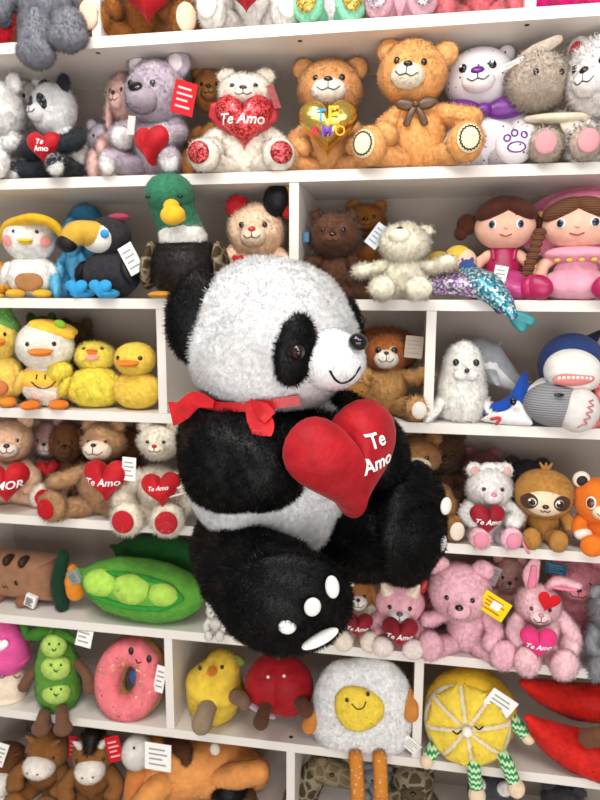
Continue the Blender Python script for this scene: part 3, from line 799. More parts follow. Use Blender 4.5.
a_, b_ = fix(t, 512, 70, .05), fix(t, 557, 40, .02)
t.part('ear', tube([a_, (a_ + b_) / 2 + np.array([0, 0, .02]), b_], [.05, .075, .045], n=12, flat=.4, up=(0, 1, 0)), mat('#b3a597', 'fur'), fur='short')
t.part('scarf', [tube([(-.26, -.06, .5), (-.12, -.2, .46), (.08, -.22, .45), (.26, -.06, .49)], [.05, .07, .07, .05], flat=.7), tube([(.0, -.22, .44), (.06, -.24, .36), (.13, -.24, .29)], [.05, .08, .09], flat=.35, up=(0, 1, 0))], mat('#d5cbb6', 'plush'))
t.tag_px(512, 64, 24, 5, (0, -22, 0), Y=.03)
t = sit('plush_cat', 'white shaggy plush with red inner ears at the right end beside the beige rabbit', TOY, 'B', 614, 32, 70, .06, col='#e4dedb', fur='long', ear='round', ear_in='#c9182c', head=(-6, 0, -4), rz=-22, torso='#e8d5d6', arms='lap', hpx=(600, 78, 33, 38))
t.heart_px(601, 128, 14, '#c9182c', 'velvet', Y=.1)

# ---------------------------------------------------------------- birds and other shapes
def bird(name, label, shelf, px, top, w, Y, rz=0, body='#f0c330', head=None, bill='#e8891f', feet='#e8891f', wing=None, fur='short', hd=(0, 0, 0), hs=1.0, eye='#15100e', es=1.0,
         bill_s=1.0, group=None, bh=1.0, feet_on=True, eye_az=26, eye_el=8, fat=1.0, fm='fur', wing_on=True):
    loc, H = place(shelf, px, top, Y); W = w * mpp(loc) / .62
    T = Toy(name, label, TOY, loc, face(loc[0]) + R(rz), (W, (W + H) / 2, H), group)
    m = mat(body, fm)
    T.part('body', ball((0, 0, .28), (.27 * fat, .22, .28), lvl=3), m, fur=fur, lump=.004)
    if wing_on:
        for sg in (-1, 1): T.part('wing', ball((sg * .26 * fat, -.06, .3), (.055, .11, .15), (10, sg * -18, 0)), mat(wing or body, fm), fur=fur)
    if feet_on:
        for sg in (-1, 1): T.part('foot', ball((sg * .14, -.24, .055), (.1, .12, .055), (0, 0, sg * 12)), mat(feet, 'plush'))
    T.head((0, -.02, .5), *hd)
    hc, hr = (0, -.03, .72), (.25 * hs, .23 * hs, .25 * hs)
    T.part('head', ball(hc, hr, lvl=3), mat(head or body, fm), fur=fur, lump=.003)
    if bill_s > 0:
        q, n = on(hc, hr, 0, -10)
        b = T.part('bill', [ball(q + np.array([0, -.02, .012]), (.12 * bill_s, .1 * bill_s, .03 * bill_s), (8, 0, 0)), ball(q + np.array([0, -.005, -.022]), (.095 * bill_s, .08 * bill_s, .025 * bill_s), (-12, 0, 0))], mat(bill, 'plush'))
    for sg in (-1, 1):
        q, n = on(hc, hr, sg * eye_az, eye_el)
        T.part('eye', stud(q, n, .028 * es, .016, .032 * es), mat(eye, 'gloss'))
    T.info = dict(hc=hc, hr=hr); T.body()
    return T
def loaf(name, label, P, S, rz, group=None):
    return Toy(name, label, TOY, P, R(rz), S, group)

# ---------------------------------------------------------------- third shelf, left of the divider
t = bird('plush_duck', 'white duck plush with pink cheeks under a yellow hat', 'C', 33, 216, 54, .08, rz=4, body='#e9e6e2', bill='#e9c63a', feet='#e0b02e', fur='short', hs=1.12, es=.75, bill_s=.7, hd=(0, 0, 0), eye_el=14)
t.head((0, -.02, .5), 0, 0, 0)
t.part('hat', [tube([fix(t, 0, 240, .06), fix(t, 11, 226, .04), fix(t, 33, 219, .02), fix(t, 54, 225, .04), fix(t, 66, 243, .06)], [.05, .09, .11, .09, .05], n=16, seg=24, flat=.6), ball((0, .04, .84), (.3, .26, .17))], mat('#dcae22', 'plush'))
for sg in (-1, 1):
    q, n = on(t.info['hc'], t.info['hr'], sg * 46, -8)
    t.part('cheek', stud(q, n, .075, .012, .07), mat('#e89a92', 'plush'))
t.part('tummy', ball((0, -.2, .2), (.15, .05, .12)), mat('#a6764a', 'plush'))
t = bird('plush_duck', 'yellow and orange plush cut off at the left edge beside the white hatted duck', 'C', -6, 258, 34, .1, body='#d9952e', bill='#c23a2a', feet='#e4bb2d')
t = sit('plush_dinosaur', 'light blue furry plush wedged between the hatted duck and the toucan', TOY, 'C', 75, 212, 34, .15, col='#5aa9cf', fur='mid', ms=.8, nose='#3a7f9f', ear='none', hx=.8)
t = sit('plush_dinosaur', 'darker blue furry plush standing tallest behind the toucan', TOY, 'C', 90, 198, 52, .22, col='#3a82a8', fur='mid', ms=.9, ear='none', nose='#2a5f80')
t = bird('plush_toucan', 'black and white toucan plush with a big yellow beak and blue feet', 'C', 112, 212, 70, .07, rz=-30, body='#2b2a2e', head='#2b2a2e', bill_s=0, feet='#2f9ad6', fur='short', hs=.9, hd=(-12, 0, 0), eye_az=34, eye_el=2, wing='#232226', es=.9)
t.head((0, -.02, .5), -12)
t.part('face_patch', ball((0, -.12, .7), (.19, .15, .18)), mat('#ece8e2', 'plush'))
bk = t.part('beak', tube([(0, -.14, .73), (-.06, -.3, .73), (-.1, -.38, .64)], [.15, .145, .09], n=16, seg=12), mat('#d2a63e', 'plush'))
t.part('beak_tip', ball((-.11, -.4, .61), (.1, .09, .1), (30, 0, 0)), mat('#1b1a1c', 'plush'), parent=bk)
t.part('crest', ball((.1, .02, .93), (.12, .08, .05)), mat('#a83a52', 'plush'))
t.part('cheek', ball((.16, -.2, .72), (.05, .03, .05)), mat('#3a9ad0', 'plush'))
t.body()
for sg in (-1, 1): t.heart((sg * .13, -.33, .1), .24, '#2f9ad6', 'plush', T=.2, name='foot_heart')
t.tag_px(131, 259, 16, 30, (0, -28, 14), Y=.0)

def mallard():
    loc, H = place('C', 186, 176, -.015); W = 74 * mpp(loc) / .6
    T = Toy('plush_mallard', 'tall mallard duck plush with green head, white collar and yellow bill', TOY, loc, face(loc[0]) + R(-6), (W, W, H))
    T.part('body', [ball((0, .04, .26), (.3, .3, .26), lvl=4), ball((.0, .02, .38), (.24, .24, .13), lvl=3)], mat('#241f1d', 'fur'), fur='mid')
    for sg in (-1, 1): T.part('wing', ball((sg * .29, .02, .28), (.06, .2, .2), (0, sg * -8, 0)), mat('#4a3b28', 'camo'), fur='short')
    T.part('collar', tube([(0, .0, .485), (-.02, -.01, .51)], [.185, .185], n=24), mat('#e9e6e0', 'fur'), fur='short')
    T.part('neck', tube([(0, 0, .5), (-.05, -.02, .64), (-.1, -.05, .8)], [.175, .165, .175], n=24, seg=12), mat('#2f6a50', 'fur'), fur='short')
    hd = T.part('head', ball((-.09, -.08, .84), (.185, .21, .165), (-6, -8, 0), lvl=4), mat('#2f6e52', 'fur'), fur='short')
    T.part('bill', [ball((-.01, -.29, .65), (.095, .07, .08), (10, -8, 0)), ball((-.03, -.25, .72), (.06, .08, .06), (10, 0, 0)), ball((.0, -.27, .62), (.085, .06, .035), (30, -8, 0))], mat('#e2b02c', 'plush'))
    for sg in (-1, 1): T.part('eye', ball((-.09 + sg * .125, -.24, .8), (.02, .018, .013)), mat('#101010', 'gloss'))
    for sg in (-1, 1): T.part('foot', ball((sg * .12, -.28, .03), (.1, .1, .03)), mat('#c8892a', 'plush'))
mallard()
t = sit('teddy_bear', 'cream teddy with red ears peeking over the giant panda head', TOY, 'C', 256, 190, 88, .1, col='#e6c4a6', fur='mid', ear_r=1.2, ear_col='#b01a24', ear_in='#c02030', nose='#c22a30', hs=1.1, arms='lap', tummy='#f0dcc0', muz='#f1dcc2', rz=-4, hpx=(257, 231, 28, 26))
t.heart_px(238, 260, 12, RED, 'velvet')
t = Toy('plush_ladybug', 'black round plush with a yellow and red rim beside the cream teddy ear', TOY, at(277, 200, .06) - np.array([0, 0, .045]), 0, (.1, .1, .1))
t.part('body', ball((0, 0, .45), (.34, .3, .42), (0, 12, 0)), mat('#17161a', 'fur'), fur='short')
t.part('rim', [tube([(-.2, -.1, .78), (0, -.14, .9), (.2, -.1, .86), (.33, -.08, .66), (.34, -.06, .4)], .05, n=10, seg=20)], mat('#d9a62c', 'plush'))
t.part('wing', ball((.26, .02, .2), (.16, .14, .22)), mat('#a81c22', 'plush'))

# ---------------------------------------------------------------- third shelf, right of the divider
t = sit('plush_beaver', 'dark brown shaggy plush at the left of its bay, beside the cream bear', TOY, 'C', 335, 212, 78, .1, col='#573828', fur='long', arms=('out', 'lap'), ms=.9, nose='#1a100c', legs='wide', ear_r=.7, hpx=(334, 235, 25, 22))
t.tag_px(306, 237, 6, 10, (0, 0, 0), '#3f7ea3', Y=.05)
t = sit('teddy_bear', 'amber brown plush peeking out behind the dark brown plush', TOY, 'C', 366, 205, 56, .22, col='#8a5520', fur='mid', hpx=(366, 221, 20, 16))
t = sit('teddy_bear', 'cream white furry bear with its head tipped back and arms spread', TOY, 'C', 404, 222, 90, .03, col='#e6dfca', fur='long', arms=('out', 'up'), legs='front', head=(-6, -42, 0), nose='#15120f', mouth=False, eye='#dcd4be', es=.4, hs=.92, rz=-6, hpx=(404, 243, 24, 20))
t.tag_px(377, 236, 14, 24, (0, 38, 0), '#dfe8ef', Y=.09)

def mermaid(label, hp, tail, tw, m, fin, finm, bod, hair):
    loc = np.array([at(*tail[0])[0], at(*tail[0])[1], SHELF['C']])
    T = Toy('mermaid_doll', label, 'doll', loc)
    def P(a): return at(*a) - loc
    pts = [P(a) for a in tail]; s_ = mpp(loc)
    pts = [p + np.array([0, 0, max(0, r * s_ - p[2])]) if a[2] > -.005 else p for p, a, r in zip(pts, tail, tw)]
    T.part('tail', tube(pts, [r * s_ for r in tw], n=20, seg=16, flat=.8), m)
    T.part('tail_fin', [tube([pts[-1], (pts[-1] + P(f_)) / 2, P(f_)], [4 * s_, 6 * s_, 5 * s_], n=12, seg=8, flat=.35, up=(0, 1, 0)) for f_ in fin], finm)
    h = P(hp); r = 14 * s_
    T.part('torso', tube([pts[0], (pts[0] + h) / 2 + np.array([0, 0, .004]), h], [tw[0] * s_ * .9, 8 * s_, 6 * s_], n=14), mat(bod, 'plush'))
    T.part('head', ball(h, (r, r, r)), mat('#e8bfa0', 'plush'))
    T.part('hair', [ball(h + np.array([-.35 * r, .2 * r, .25 * r]), (r * 1.05, r * 1.1, r * .98)), tube([h + np.array([-r, 0, 0]), h + np.array([-1.3 * r, -.2 * r, -.9 * r])], [.5 * r, .3 * r])], mat(hair, 'plush'))
    for sx in (-.1, .55): T.part('eye', ball(h + np.array([sx * r, -.9 * r, .1 * r]), (.15 * r, .1 * r, .2 * r)), mat('#2b3f7a', 'gloss'))
    return T
mermaid('mermaid doll with a silver and lilac sequin tail lying beside the cream bear', (444, 268, .12), [(424, 284, .05), (455, 286, .02), (482, 291, -.02), (494, 297, -.03)], [13, 15, 9, 5], mat('#8d86a6', 'iris'), [(506, 304, -.035), (500, 309, -.04)], mat('#5a2a72', 'satin'), '#e8c9ae', '#d8b13a')
mermaid('blonde mermaid doll with a turquoise sequin tail hanging over the shelf edge', (463, 262, .1), [(470, 276, .04), (486, 286, -.01), (502, 301, -.035), (512, 314, -.05)], [13, 17, 12, 6], mat('#4aa6bd', 'aqua'), [(530, 321, -.055), (522, 327, -.055)], mat('#1d7f88', 'satin'), '#2a4a8c', '#dcb640')

def doll(name, label, px, top, w, Y, hair, dress, skin='#eab9a2', rz=0):
    loc, H = place('C', px, top, Y); W = w * mpp(loc) / .76
    T = Toy(name, label, 'doll', loc, face(loc[0]) + R(rz), (W, (W + H) / 2, H))
    T.part('torso', tube([(0, 0, .1), (0, 0, .28), (0, -.01, .44)], [.17, .16, .11], n=18), mat(dress[0], dress[1]))
    for sg in (-1, 1):
        T.part('arm', tube([(sg * .12, -.02, .42), (sg * .22, -.07, .32), (sg * .25, -.14, .18)], [.05, .05, .055]), mat(skin, 'plush'))
        lg = T.part('leg', tube([(sg * .08, -.06, .1), (sg * .15, -.22, .09), (sg * .2, -.34, .09)], [.07, .06, .055]), mat(skin, 'plush'))
        T.part('shoe', ball((sg * .22, -.4, .115), (.1, .07, .115), (0, sg * 25, sg * 14)), mat('#b01558', 'satin'), parent=lg)
    hc, hr = np.array((0, -.03, .68)), np.array((.25, .22, .215))
    T.part('head', ball(hc, hr, lvl=4), mat(skin, 'plush'))
    T.part('mouth', arc_on(hc, hr, [(-11, -24), (0, -29), (11, -24)], .006, 1.01), mat('#a8343c', 'felt'))
    T.part('nose', ball(on(hc, hr, 0, -8)[0], (.018, .015, .014)), mat(skin, 'plush'))
    for sg in (-1, 1):
        q, n = on(hc, hr, sg * 26, 0)
        e = T.part('eye', stud(q, n, .033, .012, .044), mat('#f4f2f0', 'gloss'))
        T.part('iris', stud(q + n * .008, n, .026, .008, .036), mat('#3a4f74', 'gloss'), parent=e)
        T.part('pupil', stud(q + n * .013, n, .017, .006, .025), mat('#0c0d12', 'gloss'), parent=e)
        T.part('cheek', conform(hc, hr, sg * 40, -20, 10, 8, 0, .012), mat('#efb0a6', 'plush'))
        T.part('eyebrow', arc_on(hc, hr, [(sg * 18, 22), (sg * 27, 25), (sg * 36, 20)], .006, 1.01), mat('#5a3524', 'felt'))
    T.info = dict(hc=hc, hr=hr)
    return T
t = doll('rag_doll', 'doll with brown hair in two side buns and a shiny magenta dress', 501, 192, 88, .13, '#4a2418', ('#a8124f', 'satin'))
hc, hr = t.info['hc'], t.info['hr']
hm = mat('#4a2418', 'plush')
t.part('hair', [ball(hc + np.array([0, .05, .045]), hr * 1.06, lvl=4), ball(hc + np.array([-.09, -.1, .15]), (.17, .14, .1), (0, -28, 0)), ball(hc + np.array([.1, -.1, .15]), (.16, .14, .09), (0, 30, 0))], hm)
for sg in (-1, 1): t.part('hair_bun', [ball(hc + np.array([sg * .31, .03, .03]), (.09, .09, .1)), ball(hc + np.array([sg * .36, .02, -.05]), (.06, .06, .07))], hm)
for sg in (-1, 1): t.part('strap', tube([(sg * .08, -.1, .38), (sg * .09, -.08, .46)], .02, n=8), mat('#a8124f', 'satin'))
t.part('skirt', [tube([(0, -.06, .16), (.06, -.2, .13), (.12, -.3, .1)], [.2, .2, .14], n=18, flat=.7)], mat('#b33a78', 'satin'))
t.tag_px(500, 276, 13, 20, (0, 10, 10), Y=.03)
t = doll('rag_doll', 'doll with brown braids, wide pink hat and pink dress at the right end', 574, 190, 104, .1, '#6b4630', ('#dd9ab0', 'plush'), rz=-8)
hc, hr = t.info['hc'], t.info['hr']; hm = mat('#6b4630', 'knit')
t.part('hair', [ball(hc + np.array([0, .05, .03]), hr * 1.05, lvl=4), ball(hc + np.array([-.1, -.1, .13]), (.16, .13, .09), (0, -30, 0)), ball(hc + np.array([.1, -.1, .13]), (.16, .13, .09), (0, 30, 0))], hm)
for sg in (-1, 1): t.part('braid', [ball((sg * (.25 + .01 * k), -.14 - .01 * k, .62 - k * .055), (.045, .04, .04)) for k in range(8)], hm)
def droop(g, c):
    V, F = g; V = V.copy(); x = V[:, 0]; V[:, 2] += np.where(x < 0, -1.7, .3) * x * x + .12 * x - .35 * np.where(V[:, 1] < 0, 0, 1) * V[:, 1] ** 2 + .25 * np.where(V[:, 1] < 0, V[:, 1] ** 2, 0)
    return V + c, F
h_ = t.part('hat', [ball(hc + np.array([.02, .1, .14]), (.29, .24, .17), (-14, 0, 0), lvl=4), ball(hc + np.array([-.03, .1, .04]), (.42, .045, .34), (-16, -14, 0), lvl=4)], mat('#dc7f9e', 'plush'))
t.part('hat_band', tube([hc + np.array([.27 * math.cos(a), .06 + .24 * math.sin(a), .14 + .09 * math.sin(a)]) for a in np.linspace(math.pi, 2 * math.pi, 9)], .022, n=8, seg=20), mat('#e0b95a', 'plush'), parent=h_)
t.part('collar', ball((0, -.02, .42), (.24, .2, .08)), mat('#e6a3b8', 'plush'))
t.part('flower', [ball((-.12 + .08 * k, -.19 - .01 * (2 - abs(k - 1.5)), .36), (.022, .012, .018)) for k in range(4)], mat('#c8b85a', 'felt'))
t.part('skirt', tube([(0, -.04, .14), (0, -.2, .13)], [.24, .22], n=18, flat=.7), mat('#e0a0b4', 'plush'))
# ---------------------------------------------------------------- fourth shelf, left
t = bird('plush_duck', 'yellow duck in a green and yellow patterned hat at the left edge', 'D', 2, 310, 50, .06, body='#f2d062', bill='#e88a2a', feet='#e58a26', hd=(10, 0, 0), es=.7)
t.part('hat', [tube([(.08, 0, .86), (.1, 0, 1.0)], [.2, .08], n=16)], mat('#5f9a4c', 'dots'))
t.part('tummy', ball((0, -.18, .2), (.14, .07, .1)), mat('#c87a50', 'dots'))
t = bird('plush_duck', 'white-headed duck in a yellow beret and a yellow shirt with a smile', 'D', 49, 322, 58, .05, body='#e9e2d4', head='#ebe5d8', bill='#e8862a', feet='#e87a22', hs=1.18, es=.85, bill_s=1.05, wing='#efc45a', rz=3, bh=1)
t.part('shirt', ball((0, -.01, .33), (.28, .235, .17)), mat('#f0bf46', 'plush'))
t.part('smile', [arc_on((0, -.01, .33), (.28, .235, .17), [(-24, -2), (-14, -22), (0, -30), (14, -22), (24, -2)], .008, 1.02)] + [tube([on((0, -.01, .33), (.285, .24, .173), a, 25)[0], on((0, -.01, .33), (.285, .24, .173), a, 10)[0]], .008, n=6, seg=4) for a in (-14, 4)], mat('#4a2a18', 'felt'))
t.part('beret', [ball((.09, -.03, .93), (.25, .22, .085), (8, 14, 0)), ball((.22, -.12, .86), (.1, .1, .05), (0, 20, 0))], mat('#f0bf3c', 'plush'))
t.part('leaf', ball((.18, -.18, .98), (.06, .03, .05), (0, 30, 0)), mat('#7fb02e', 'plush'))
t = bird('plush_chick', 'fuzzy lemon yellow chick with its head tipped up, between two ducks', 'D', 96, 334, 60, .06, body='#f0d94e', head='#f2dc58', bill='#ec8a3a', feet='#e8d23a', fur='mid', hs=.82, hd=(0, -34, 0), bill_s=.5, es=.8, feet_on=False, fat=1.08)
t.head((0, -.02, .5), 0, -34, 0)
t.part('tongue', ball(on(t.info['hc'], t.info['hr'], 0, -30)[0], (.07, .03, .05)), mat('#e59a88', 'plush'))
t.body()
t.part('wing', ball((-.33, -.06, .5), (.12, .1, .14), (0, 20, 0)), mat('#f0d94e', 'fur'), fur='mid')
t = bird('plush_duck', 'plain yellow duck with a long orange bill, nearest the divider', 'D', 138, 339, 54, .05, body='#f6d052', bill='#e8831f', feet='#eec434', hs=.95, rz=-14, bill_s=1.1, es=.95, feet_on=False, wing_on=False, fat=1.05, eye_az=34)
t = sit('plush_frog', 'dark green plush barely showing behind the duck in the beret', TOY, 'D', 46, 310, 44, .22, col='#2f5a34', fur='short', ear_r=.8)
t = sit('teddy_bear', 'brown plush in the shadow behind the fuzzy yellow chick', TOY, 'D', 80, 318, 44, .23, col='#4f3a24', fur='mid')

# ---------------------------------------------------------------- fourth shelf, right
t = sit('plush_lion', 'orange-maned lion plush with a white muzzle and white soles', TOY, 'D', 385, 321, 84, .1, col='#b08450', fur='long', torso='#b28753', head_col='#9c5a28', muz='#eee6da', ms=1.35, pad='#efe9df', legs='sit', arms=('lap', 'up'), ear='none', hs=.85, nose='#3a241a', whites=True, es=1.0, rz=2, foot_r=.9, hpx=(386, 352, 19, 19))
t.part('mane', ball(fix(t, 385, 350, .15), (.31, .2, .25)), mat('#8f4c1c', 'fur'), fur='long')
t.head(t.piv, 0)
for sg in (-1, 1):
    q, n = on(t.info['hc'], t.info['hr'], sg * 22, 8); t.part('eye_patch', conform(t.info['hc'], t.info['hr'], sg * 22, 8, 14, 15, 0, .05), mat('#d9c3a4', 'plush'))
    t.part('pupil', stud(q + n * .02, n, .03, .02, .036), mat('#120d0b', 'gloss'))
t.body()
t.tag_px(414, 347, 18, 22, (0, 5, 0), '#b9aa98', Y=.06)
t = sit('teddy_bear', 'tan plush lying low between the giant panda heart and the lion', TOY, 'D', 357, 380, 36, .04, col='#a8783c', fur='mid', ms=.8)
def seal():
    loc, H = place('D', 461, 343, .06); W = 50 * mpp(loc)
    T = Toy('plush_seal', 'upright fluffy white seal plush with flippers spread on the shelf', TOY, loc, face(loc[0]) + R(6), (W, W, H))
    m = mat('#e6e3dc', 'fur')
    T.part('body', [tube([(0, .02, .25), (0, .02, .42), (0, -.02, .64)], [.48, .48, .4], n=22, seg=12)], m, fur='mid', lump=.004)
    T.part('muzzle', [ball((sg * .1, -.42, .62), (.13, .1, .07)) for sg in (-1, 1)], m, fur='short')
    T.part('nose', ball((0, -.52, .68), (.05, .04, .03)), mat('#2a2522', 'gloss'))
    for sg in (-1, 1):
        T.part('eye', ball((sg * .19, -.36, .77), (.06, .05, .045)), mat('#171414', 'gloss'))
        T.part('flipper', tube([(sg * .38, -.1, .3), (sg * .55, -.25, .14), (sg * .68, -.4, .05)], [.14, .14, .09], flat=.45), m, fur='mid')
seal()
def shark(name, label, nose_px, tail_px, Yn, Yt, rad, top, belly, shelf='D', mouth=None, roll=0, eye='#111114', fin=None, knit=False, belly_dz=-.35, fins=True, zfloor=True):
    A, B_ = at(*nose_px, Yn), at(*tail_px, Yt)
    loc = np.array([(A[0] + B_[0]) / 2, (A[1] + B_[1]) / 2, SHELF[shelf]])
    T = Toy(name, label, TOY, loc)
    s_ = mpp(loc); r = rad * s_
    a, b = A - loc, B_ - loc; ax = (b - a); Lh = np.linalg.norm(ax); ax /= Lh
    m = mat(top, 'knit' if knit else 'plush')
    T.part('body', tube([a + ax * r * .75, a + ax * Lh * .4, b], [r * .85, r, r * .35], n=26, seg=14), m)
    dn = np.array([0, -.55, -.85])
    T.part('belly', tube([a + ax * r * .7 + dn * r * .22, a + ax * Lh * .4 + dn * r * .2, b + dn * r * .1], [r * .78, r * .9, r * .28], n=26, seg=14), mat(belly, 'plush'))
    if fins:
        sd = np.cross(ax, (0, 0, 1)); sd /= np.linalg.norm(sd)
        T.part('dorsal_fin', tube([a + ax * Lh * .5 + np.array([0, .3 * r, r * .7]), a + ax * Lh * .62 + np.array([0, .3 * r, r * 1.5])], [r * .38, r * .1], n=12, flat=.4), m)
        for sg in (-1, 1):
            T.part('side_fin', tube([a + ax * Lh * .45 + sd * sg * r * .8 - np.array([0, 0, r * .2]), a + ax * Lh * .6 + sd * sg * r * 1.6 - np.array([0, 0, r * .5])], [r * .32, r * .14], n=12, flat=.4), m)
        for sg in (-1, 1):
            T.part('tail_fin', tube([b, b + ax * r * .6 + np.array([0, 0, sg * r * .7])], [r * .25, r * .1], n=10, flat=.4), m)
    T.g = (a, b, ax, r, s_)
    return T
shark('plush_dolphin', 'pale grey and white shark plush lying behind the white seal', (468, 345), (520, 388), .16, .14, 19, '#9a9da2', '#dddcd8')
def ray():
    loc, H = place('D', 506, 366, .03); s_ = mpp(loc)
    T = Toy('plush_ray', 'royal blue ray plush with a white belly leaning against the grey knitted shark', TOY, loc, R(-10))
    def q(px, py, Y): return at(px, py, Y) - loc
    o = [(-27, 6), (-18, 16), (0, 26), (10, 46), (16, 56), (19, 44), (22, 30), (26, 14), (26, 2), (0, 0)]
    o = np.array(o, float) * s_; C = spline(np.vstack([o, o[:1]]), 50)[:-1]
    m = mat('#1746a0', 'plush')
    T.part('body', xf(pillow(C, 15 * s_, c=(3 * s_, 18 * s_)), mtx((0, 0, .002), (-25, 0, 0))), m)
    T.part('belly', xf(pillow(C * np.array([.9, .55]) + np.array([0, -2 * s_]), 9 * s_, c=(2 * s_, 7 * s_)), mtx((0, -.025, .006), (-32, 0, 0))), mat('#e2e2e4', 'plush'))
    T.part('mouth', tube([(-13 * s_, -.052, 7 * s_), (-5 * s_, -.058, 9 * s_), (-8 * s_, -.056, 3 * s_)], 1.6 * s_, n=8), mat('#c2434a', 'felt'))
    T.part('eye', ball((6 * s_, -16 * s_ - .004, 25 * s_), (.008, .006, .01)), mat('#0d0d10', 'gloss'))
ray()
def navy():
    loc = at(569, 376, .07); loc[2] = SHELF['D']
    T = Toy('plush_shark', 'navy shark plush with open pink mouth resting on top of the grey knitted shark', TOY, loc, R(4)); s_ = mpp(loc)
    z0 = at(569, 376, .07)[2] - loc[2]
    N, Wt = mat('#22376b', 'plush'), mat('#e4e1dc', 'plush')
    T.part('head', ball((4 * s_, .02, z0 + 10 * s_), (32 * s_, 32 * s_, 32 * s_), lvl=4), N)
    T.part('snout', ball((-2 * s_, -17 * s_, z0 + 6 * s_), (27 * s_, 24 * s_, 22 * s_), (0, 8, 0), lvl=4), Wt)
    mo = T.part('mouth', ball((-7 * s_, -37 * s_, z0 + 1 * s_), (19 * s_, 6 * s_, 6.5 * s_), (0, -4, 0), lvl=3), mat('#d9827e', 'felt'))
    T.part('tooth', [ball(((-21 + k * 4) * s_, -43 * s_ + abs(k - 3.5) * s_ * .7, z0 + (3.4 - abs(k - 3.5) * .3) * s_), (1.6 * s_, 1 * s_, 1.6 * s_), lvl=2) for k in range(8)], mat('#f2eee8', 'felt'), parent=mo)
    T.part('body', tube([(8 * s_, .05, z0), (10 * s_, .1, z0 - 8 * s_)], [30 * s_, 24 * s_], n=22), N)
    for sg in (-1, 1):
        T.part('side_fin', tube([(sg * 24 * s_, -.01, z0 - 8 * s_), (sg * 34 * s_, -.03, z0 - 14 * s_), (sg * 42 * s_, -.04, z0 - 22 * s_)], [11 * s_, 10 * s_, 5 * s_], flat=.5), Wt if sg < 0 else N)
    T.part('dorsal_fin', tube([(20 * s_, .03, z0 + 34 * s_), (32 * s_, .05, z0 + 42 * s_)], [10 * s_, 4 * s_], flat=.5), mat('#141a34', 'plush'))
navy()
def whale():
    loc, H = place('D', 560, 383, -.0); s_ = mpp(loc)
    T = Toy('plush_shark', 'grey knitted shark plush with zigzag stitched mouth lying at the shelf front', TOY, loc, R(8))
    T.part('body', ball((-4 * s_, .01, 22.5 * s_), (32 * s_, 26 * s_, 22.5 * s_), (0, 4, 0), lvl=4), mat('#8f9094', 'knit'))
    c, r = np.array((13 * s_, -9 * s_, 19 * s_)), np.array((20 * s_, 20 * s_, 22 * s_))
    T.part('belly', ball(c, r, (0, 14, 0), lvl=4), mat('#d6d3cf', 'plush'))
    T.part('stitching', tube([on(c, r * 1.02, a, e)[0] for a, e in [(-18, -38), (-6, -30), (6, -26), (-4, -14), (12, -10), (0, 2), (18, 6), (4, 16), (22, 20), (10, 30), (26, 34)]], .9 * s_, n=6, seg=41), mat('#bf7f88', 'felt'))
    T.part('eye', ball((-11 * s_, -22 * s_, 36 * s_), (5 * s_, 2.5 * s_, 1.8 * s_)), mat('#101014', 'gloss'))
    T.part('tail_fin', tube([(-26 * s_, .04, 20 * s_), (-34 * s_, .07, 26 * s_)], [12 * s_, 5 * s_], flat=.5), mat('#8f9094', 'knit'))
whale()
t = sit('plush_cat', 'coral pink plush at the right edge beside the grey knitted shark', TOY, 'D', 603, 384, 36, .03, col='#e0837c', fur='short')

# ---------------------------------------------------------------- fifth shelf, left
t = sit('teddy_bear', 'beige teddy with a red heart reading AMOR at the left edge', TOY, 'E', 8, 418, 90, .1, col='#d0a98c', fur='mid', muz='#ecdccb', legs='wide', arms='lap', pad=RED, feet='#e4d4c2', rz=6, hs=1.05, hpx=(10, 440, 22, 21))
t.heart_px(6, 482, 46, '#c0131f', 'velvet', 'AMOR', tw=.74, shear=.25)
t = sit('teddy_bear', 'dusty pink plush with a red heart behind the beige and brown teddies', TOY, 'E', 48, 420, 50, .22, col='#a5807a', fur='mid', ms=1.1, muz='#dccbc4', arms='lap', hpx=(48, 440, 16, 18))
t.heart_px(48, 470, 22, '#b01420', 'velvet')
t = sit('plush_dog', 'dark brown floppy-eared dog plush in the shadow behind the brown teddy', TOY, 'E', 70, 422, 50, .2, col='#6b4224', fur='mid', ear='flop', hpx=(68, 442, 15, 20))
t = sit('teddy_bear', 'light brown teddy with cream muzzle, red soles, Te Amo heart and white tag', TOY, 'E', 103, 420, 98, .06, col='#a07a58', fur='long', muz='#e6d2bf', ms=1.45, pad=RED, legs='wide', arms=('out', 'lap'), rz=-12, hs=.95, nose='#231815', foot_r=1.1, hpx=(104, 441, 21, 19))
t.heart_px(107, 479, 46, '#c0131f', 'velvet', 'Te Amo', tw=.74)
t.tag_px(129, 469, 14, 24, (0, 4, 0), Y=-.055)
t = sit('teddy_bear', 'brown plush hidden between the brown teddy and the white Te Amo teddy', TOY, 'E', 128, 428, 50, .2, col='#6f4526', fur='long', hpx=(128, 446, 16, 19))
t = sit('teddy_bear', 'cream teddy with red nose and a patterned red heart next to the giant panda arm', TOY, 'E', 160, 424, 74, .03, col='#e5dbc8', fur='long', nose='#c01826', pad='#b5202a', legs='front', arms='lap', hs=.98, rz=-6, foot_r=1.12, hpx=(160, 441, 20, 17))
h_ = t.heart_px(162, 489, 40, '#c0141f', 'velvet', [('Te Amo', .5, .13)], (0, -6, 0))
q = fix(t, 165, 490, -.085)
t.part('white_stripe', [ball(q, (.16, .03, .014), (0, -16, 0)), ball(q + np.array([.03, 0, -.06]), (.12, .03, .012), (0, -16, 0))], mat('#f0e4e0', 'felt'), parent=h_)

